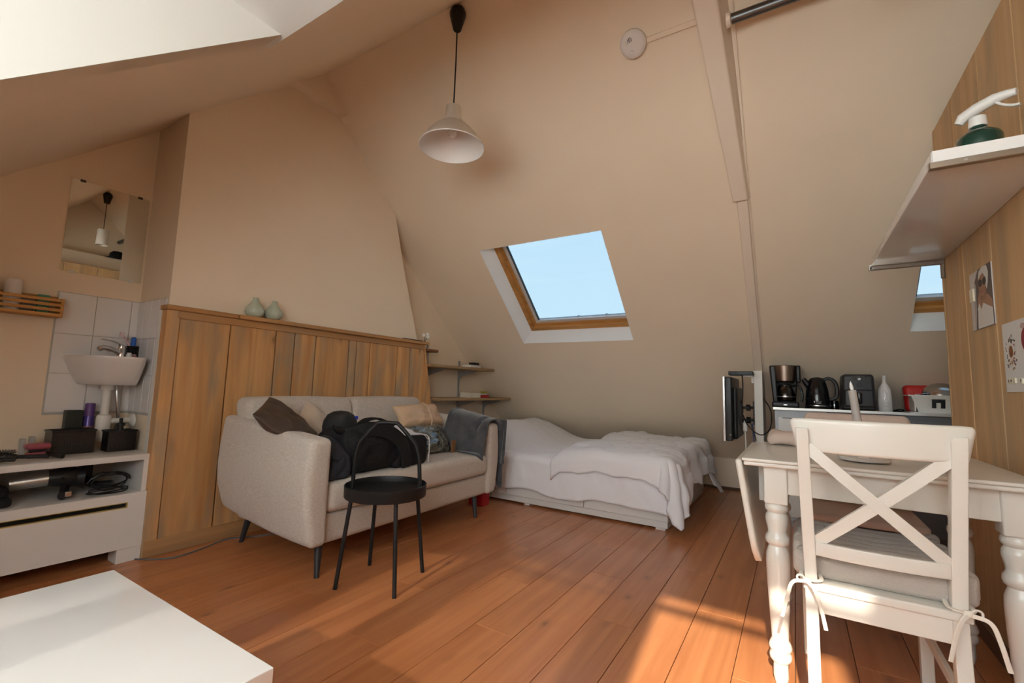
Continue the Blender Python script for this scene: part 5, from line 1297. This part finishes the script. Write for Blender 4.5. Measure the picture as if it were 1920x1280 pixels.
def make_slip_chair():
    t = thing('slipcovered_chair', 'dining chair in beige loose cover on the kitchen side of the table', 'chair', (.26, 2.9, 0))
    COV = mat('rose_beige_cover', (.60, .46, .38), .9, bump=.2, bscale=150)
    def f(p):
        k = p.z / .91; p.x = .262 + (p.x - .262) * (1.16 - .16 * min(1, max(0, (p.z - .72) / .19)) ** 1.5)
        if p.z < .45: p.x += .012 * math.sin(p.y * 30) * (1 - p.z / .45); p.y += .012 * math.sin(p.x * 36) * (1 - p.z / .45)
        return p
    sm('back_cover', rb(.045, .480, 2.975, 3.045, .46, .918, .022, 4, (10, 2, 10), f), COV, t)
    sm('seat', rb(.05, .475, 2.63, 3.0, .425, .462, .012, 3), COV, t)
    for x in (.07, .455):
        for y in (2.65, 2.985): sm('leg', rb(x - .017, x + .017, y, y + .034, 0, .43, .003, 2), WLACQ, t)
make_slip_chair()
def clf(p):
    p.z += .012 * noise.noise(p * 20); p.x += .012 * noise.noise(p * 16 + Vector((4, 0, 0))); p.z = max(p.z, TT + .0005); return p
tag(rebase(sm('folded_cloth', rb(-.115, .03, 2.46, 2.585, TT, TT + .062, .028, 4, (6, 5, 2), clf), mat('rose_beige_cloth', (.58, .45, .38), .9)), (-.04, 2.52, TT)), 'crumpled rose-beige cloth on the table corner by the kitchen', 'cloth')
t = thing('candle_holder', 'white round candle holder on the dining table', 'candle holder', (.205, 2.09, TT))
sm('dish', lathe([(0, 0), (.055, 0), (.075, .006), (.078, .016), (.074, .018), (.06, .010), (0, .008)], 32, (.205, 2.09, TT)), CERAM, t)
sm('cup', lathe([(.018, .008), (.020, .03), (.0165, .03), (.016, .010)], 20, (.205, 2.09, TT), cap=False), CERAM, t)
t = thing('led_candle', 'tall grey taper candle with a white plastic flame', 'candle', (.205, 2.09, TT + .008))
sm('taper', tube([(.205, 2.09, TT + .009), (.180, 2.09, TT + .255)], [.0145, .0125], 18), mat('grey_wax', (.40, .36, .33), .5), t)
bm = lathe([(0, 0), (.005, .002), (.0062, .012), (.004, .026), (0, .036)], 14)
for v in bm.verts: v.co = Vector((.180 - v.co.z * .12 + v.co.x, 2.09 + v.co.y, TT + .254 + v.co.z))
sm('flame_tip', bm, mat('white_flame_plastic', (.85, .83, .80), .4), t)

# ================================================================== partition: shelf, spray bottle, prints
t = thing('partition_shelf', 'glossy white shelf on steel end brackets on the pine partition', 'shelf', (XW, 2.42, 1.70))
sm('board', rb(.372, XW - .001, 1.776, 3.055, 1.712, 1.752, .003, 2), WGLOSS, t)
BR = mat('satin_steel_bracket', (.40, .36, .31), .3, 1)
for y0, y1 in ((1.764, 1.777), (3.054, 3.068)):
    b0 = obj('bracket', bevel(B(.364, XW - .001, y0 - .004, y1 + .004, 1.692, 1.713), .002, 1), BR, t)
obj('end_cap', B(.374, XW - .002, 1.770, 1.777, 1.713, 1.751), mat('white_end_strip', (.88, .86, .83), .2), t)
obj('bracket_lip', B(.360, .372, 3.05, 3.068, 1.692, 1.722), BR, t); obj('wall_fixing', bevel(B(XW - .016, XW - .001, 3.052, 3.070, 1.62, 1.713), .003, 1), BR, t)
obj('screw', B(.44, .448, 1.758, 1.760, 1.700, 1.706), STEEL, t)
c = (.520, 1.93, 1.7515)
t = thing('spray_bottle', 'dark green bottle with white trigger sprayer on the shelf', 'spray bottle', c)
sm('bottle', lathe([(0, 0), (.052, 0), (.055, .004), (.055, .075), (.050, .088), (.030, .104), (.018, .112), (.017, .125), (0, .125)], 28, c), mat('dark_green_glass', (.01, .05, .035), .12, coat=.4), t, ang=50)
sm('collar', lathe([(0, .118), (.0215, .118), (.0225, .122), (.0205, .150), (0, .150)], 22, c), WPLAST, t)
bx_ = Vector((.85, -.52, 0)).normalized()
cc = Vector(c)
pts = [cc - bx_ * .045 + Vector((0, 0, .150)), cc - bx_ * .035 + Vector((0, 0, .166)), cc + Vector((0, 0, .180)), cc + bx_ * .04 + Vector((0, 0, .190)), cc + bx_ * .075 + Vector((0, 0, .190))]
sm('sprayer_head', tube(pts, [.012, .017, .018, .0165, .013], 14), WPLAST, t, ang=60)
sm('nozzle', tube([cc + bx_ * .072 + Vector((0, 0, .189)), cc + bx_ * .090 + Vector((0, 0, .187))], [.013, .011], 12), WPLAST, t)
sm('trigger', tube([cc + bx_ * .045 + Vector((0, 0, .176)), cc + bx_ * .062 + Vector((0, 0, .158)), cc + bx_ * .082 + Vector((0, 0, .146)), cc + bx_ * .095 + Vector((0, 0, .143))], .006, 8, smooth=4, flat=(.016, .008)), WPLAST, t)

def flat(poly, dx, th=.0006):
    """flat printed shape on the partition; poly in (u,v) where u runs towards the camera"""
    return prism([(yy, zz) for yy, zz in poly], 'x', XW - .004 - dx - th, XW - .004 - dx)
def ell(cy, cz, ry, rz, n=22, rot=0):
    o = []
    for k in range(n):
        a = 2 * math.pi * k / n; p, q = ry * math.cos(a), rz * math.sin(a)
        o.append((cy + p * math.cos(rot) - q * math.sin(rot), cz + p * math.sin(rot) + q * math.cos(rot)))
    return o
def ink(n_, c_): return mat('ink_' + n_, c_, .55)
t = thing('photo_print', 'photo print of a woman in towel turban and sunglasses on the partition', 'print', (XW, 2.56, 1.30))
Y0, Y1, Z0, Z1 = 2.436, 2.690, 1.302, 1.547
def U(u, v): return (Y1 - u * (Y1 - Y0), Z0 + v * (Z1 - Z0))
def poly(pts): return [U(*p) for p in pts]
obj('paper', B(XW - .004, XW - .0005, Y0, Y1, Z0, Z1), mat('glossy_photo_paper', (.62, .56, .53), .3), t)
obj('printed_wall', flat(poly([(.22, 0), (1, 0), (1, 1), (.42, 1), (.22, .8)]), 0), ink('taupe', (.13, .095, .08)), t)
obj('printed_pillar', flat(poly([(.18, .0), (.27, .0), (.27, .8), (.18, .75)]), .0005), ink('light_grey', (.45, .40, .38)), t)
obj('printed_shoulders', flat(poly([(.36, .52), (.50, .50), (.62, .56), (.84, .50), (.97, .40), (.97, .2), (.45, .2), (.38, .38)]), .001), ink('skin', (.42, .22, .13)), t)
obj('printed_neck', flat(poly([(.50, .45), (.74, .45), (.76, .62), (.56, .62)]), .0011), ink('skin_dark', (.34, .17, .10)), t)
obj('printed_face', flat([(y, z) for y, z in ell(*U(.60, .72), .036, .050, 24, .15)], .0016), ink('skin', (0, 0, 0)), t)
obj('printed_hand', flat(poly([(.34, .40), (.44, .38), (.50, .54), (.52, .60), (.44, .60), (.38, .52)]), .0016), ink('skin', (0, 0, 0)), t)
obj('printed_turban', flat(poly([(.44, .82), (.50, .95), (.66, 1.0), (.84, .98), (.90, .86), (.86, .70), (.80, .60), (.76, .66), (.78, .80), (.66, .90), (.52, .86)]), .0022), ink('towel_white', (.75, .71, .66)), t)
for u in (.54, .72): obj('printed_lens', flat(ell(*U(u, .745), .0195, .0155), .0028), ink('dark_lens', (.03, .02, .018)), t)
obj('printed_lips', flat(ell(*U(.58, .60), .010, .005), .0026), ink('lip', (.40, .12, .10)), t)
obj('printed_robe', flat(poly([(.26, 0), (1, 0), (1, .26), (.90, .30), (.62, .40), (.52, .30), (.44, .42), (.36, .34)]), .0030), ink('towel_white', (0, 0, 0)), t)
obj('printed_strap', flat(poly([(.27, .0), (.32, .0), (.36, .30), (.33, .34)]), .0036), ink('black', (.02, .02, .02)), t)
obj('ivory_tile', B(XW - .011, XW - .004, *sorted((U(.22, 0)[0], U(.05, 0)[0])), U(0, .50)[1], U(0, .72)[1]), mat('ivory_tile', (.78, .70, .52), .3), t)
t = thing('coffee_print', 'white print with a coffee cup and a red drink on the partition', 'print', (XW, 2.20, 1.04))
obj('paper', B(XW - .004, XW - .0005, 2.03, 2.376, 1.040, 1.288), mat('white_card', (.74, .71, .68), .5), t)
cy, cz = 2.308, 1.182
obj('printed_saucer', flat(ell(cy, cz, .026, .030), 0), ink('cup_white', (.66, .60, .54)), t); obj('printed_coffee', flat(ell(cy, cz + .001, .017, .021), .0006), ink('coffee', (.22, .07, .02)), t)
rnd = random.Random(3)
for k in range(46):
    a = rnd.uniform(0, 2 * math.pi); r = rnd.uniform(.030, .058); s_ = rnd.uniform(.002, .0055)
    obj('printed_splash', flat(ell(cy + r * math.cos(a) * .85, cz + r * math.sin(a) * 1.15, s_, s_ * rnd.uniform(.6, 1.3), 7, a), .0003 + k * .00001), ink(('brown', 'rose', 'teal', 'gold')[k % 4], ((.16, .06, .02), (.35, .10, .10), (.06, .13, .14), (.40, .22, .06))[k % 4]), t)
obj('printed_glass', flat(ell(2.185, 1.215, .030, .038), .0004), ink('red_drink', (.28, .02, .03)), t)
obj('printed_foam', flat(ell(2.195, 1.262, .02, .010), .0008), ink('pale_pink', (.55, .38, .36)), t)
obj('printed_stem', flat([(2.183, 1.18), (2.187, 1.18), (2.187, 1.12), (2.183, 1.12)], .0004), ink('pale_pink', (0, 0, 0)), t)
LT = mat('ivory_letter_tile', (.78, .70, .54), .35)
def tile_letter(ch, y, z):
    t = thing('letter_tile', 'ivory letter tile %s stuck on the coffee print' % ch, 'letter tile', (XW - .004, y, z))
    obj('tile', bevel(B(XW - .010, XW - .004, y - .0095, y + .0095, z - .0095, z + .0095), .001, 1), LT, t)
    if ch != 'blank':
        bm = text_mesh(ch, .017, .0003)
        for v in bm.verts: v.co = Vector((XW - .0103 - v.co.z, y - v.co.x, z + v.co.y))
        obj('letter', bm, BLACK, t)
tile_letter('A', 2.330, 1.078); tile_letter('M', 2.309, 1.078); tile_letter('blank', 2.288, 1.079); tile_letter('P', 2.228, 1.076)
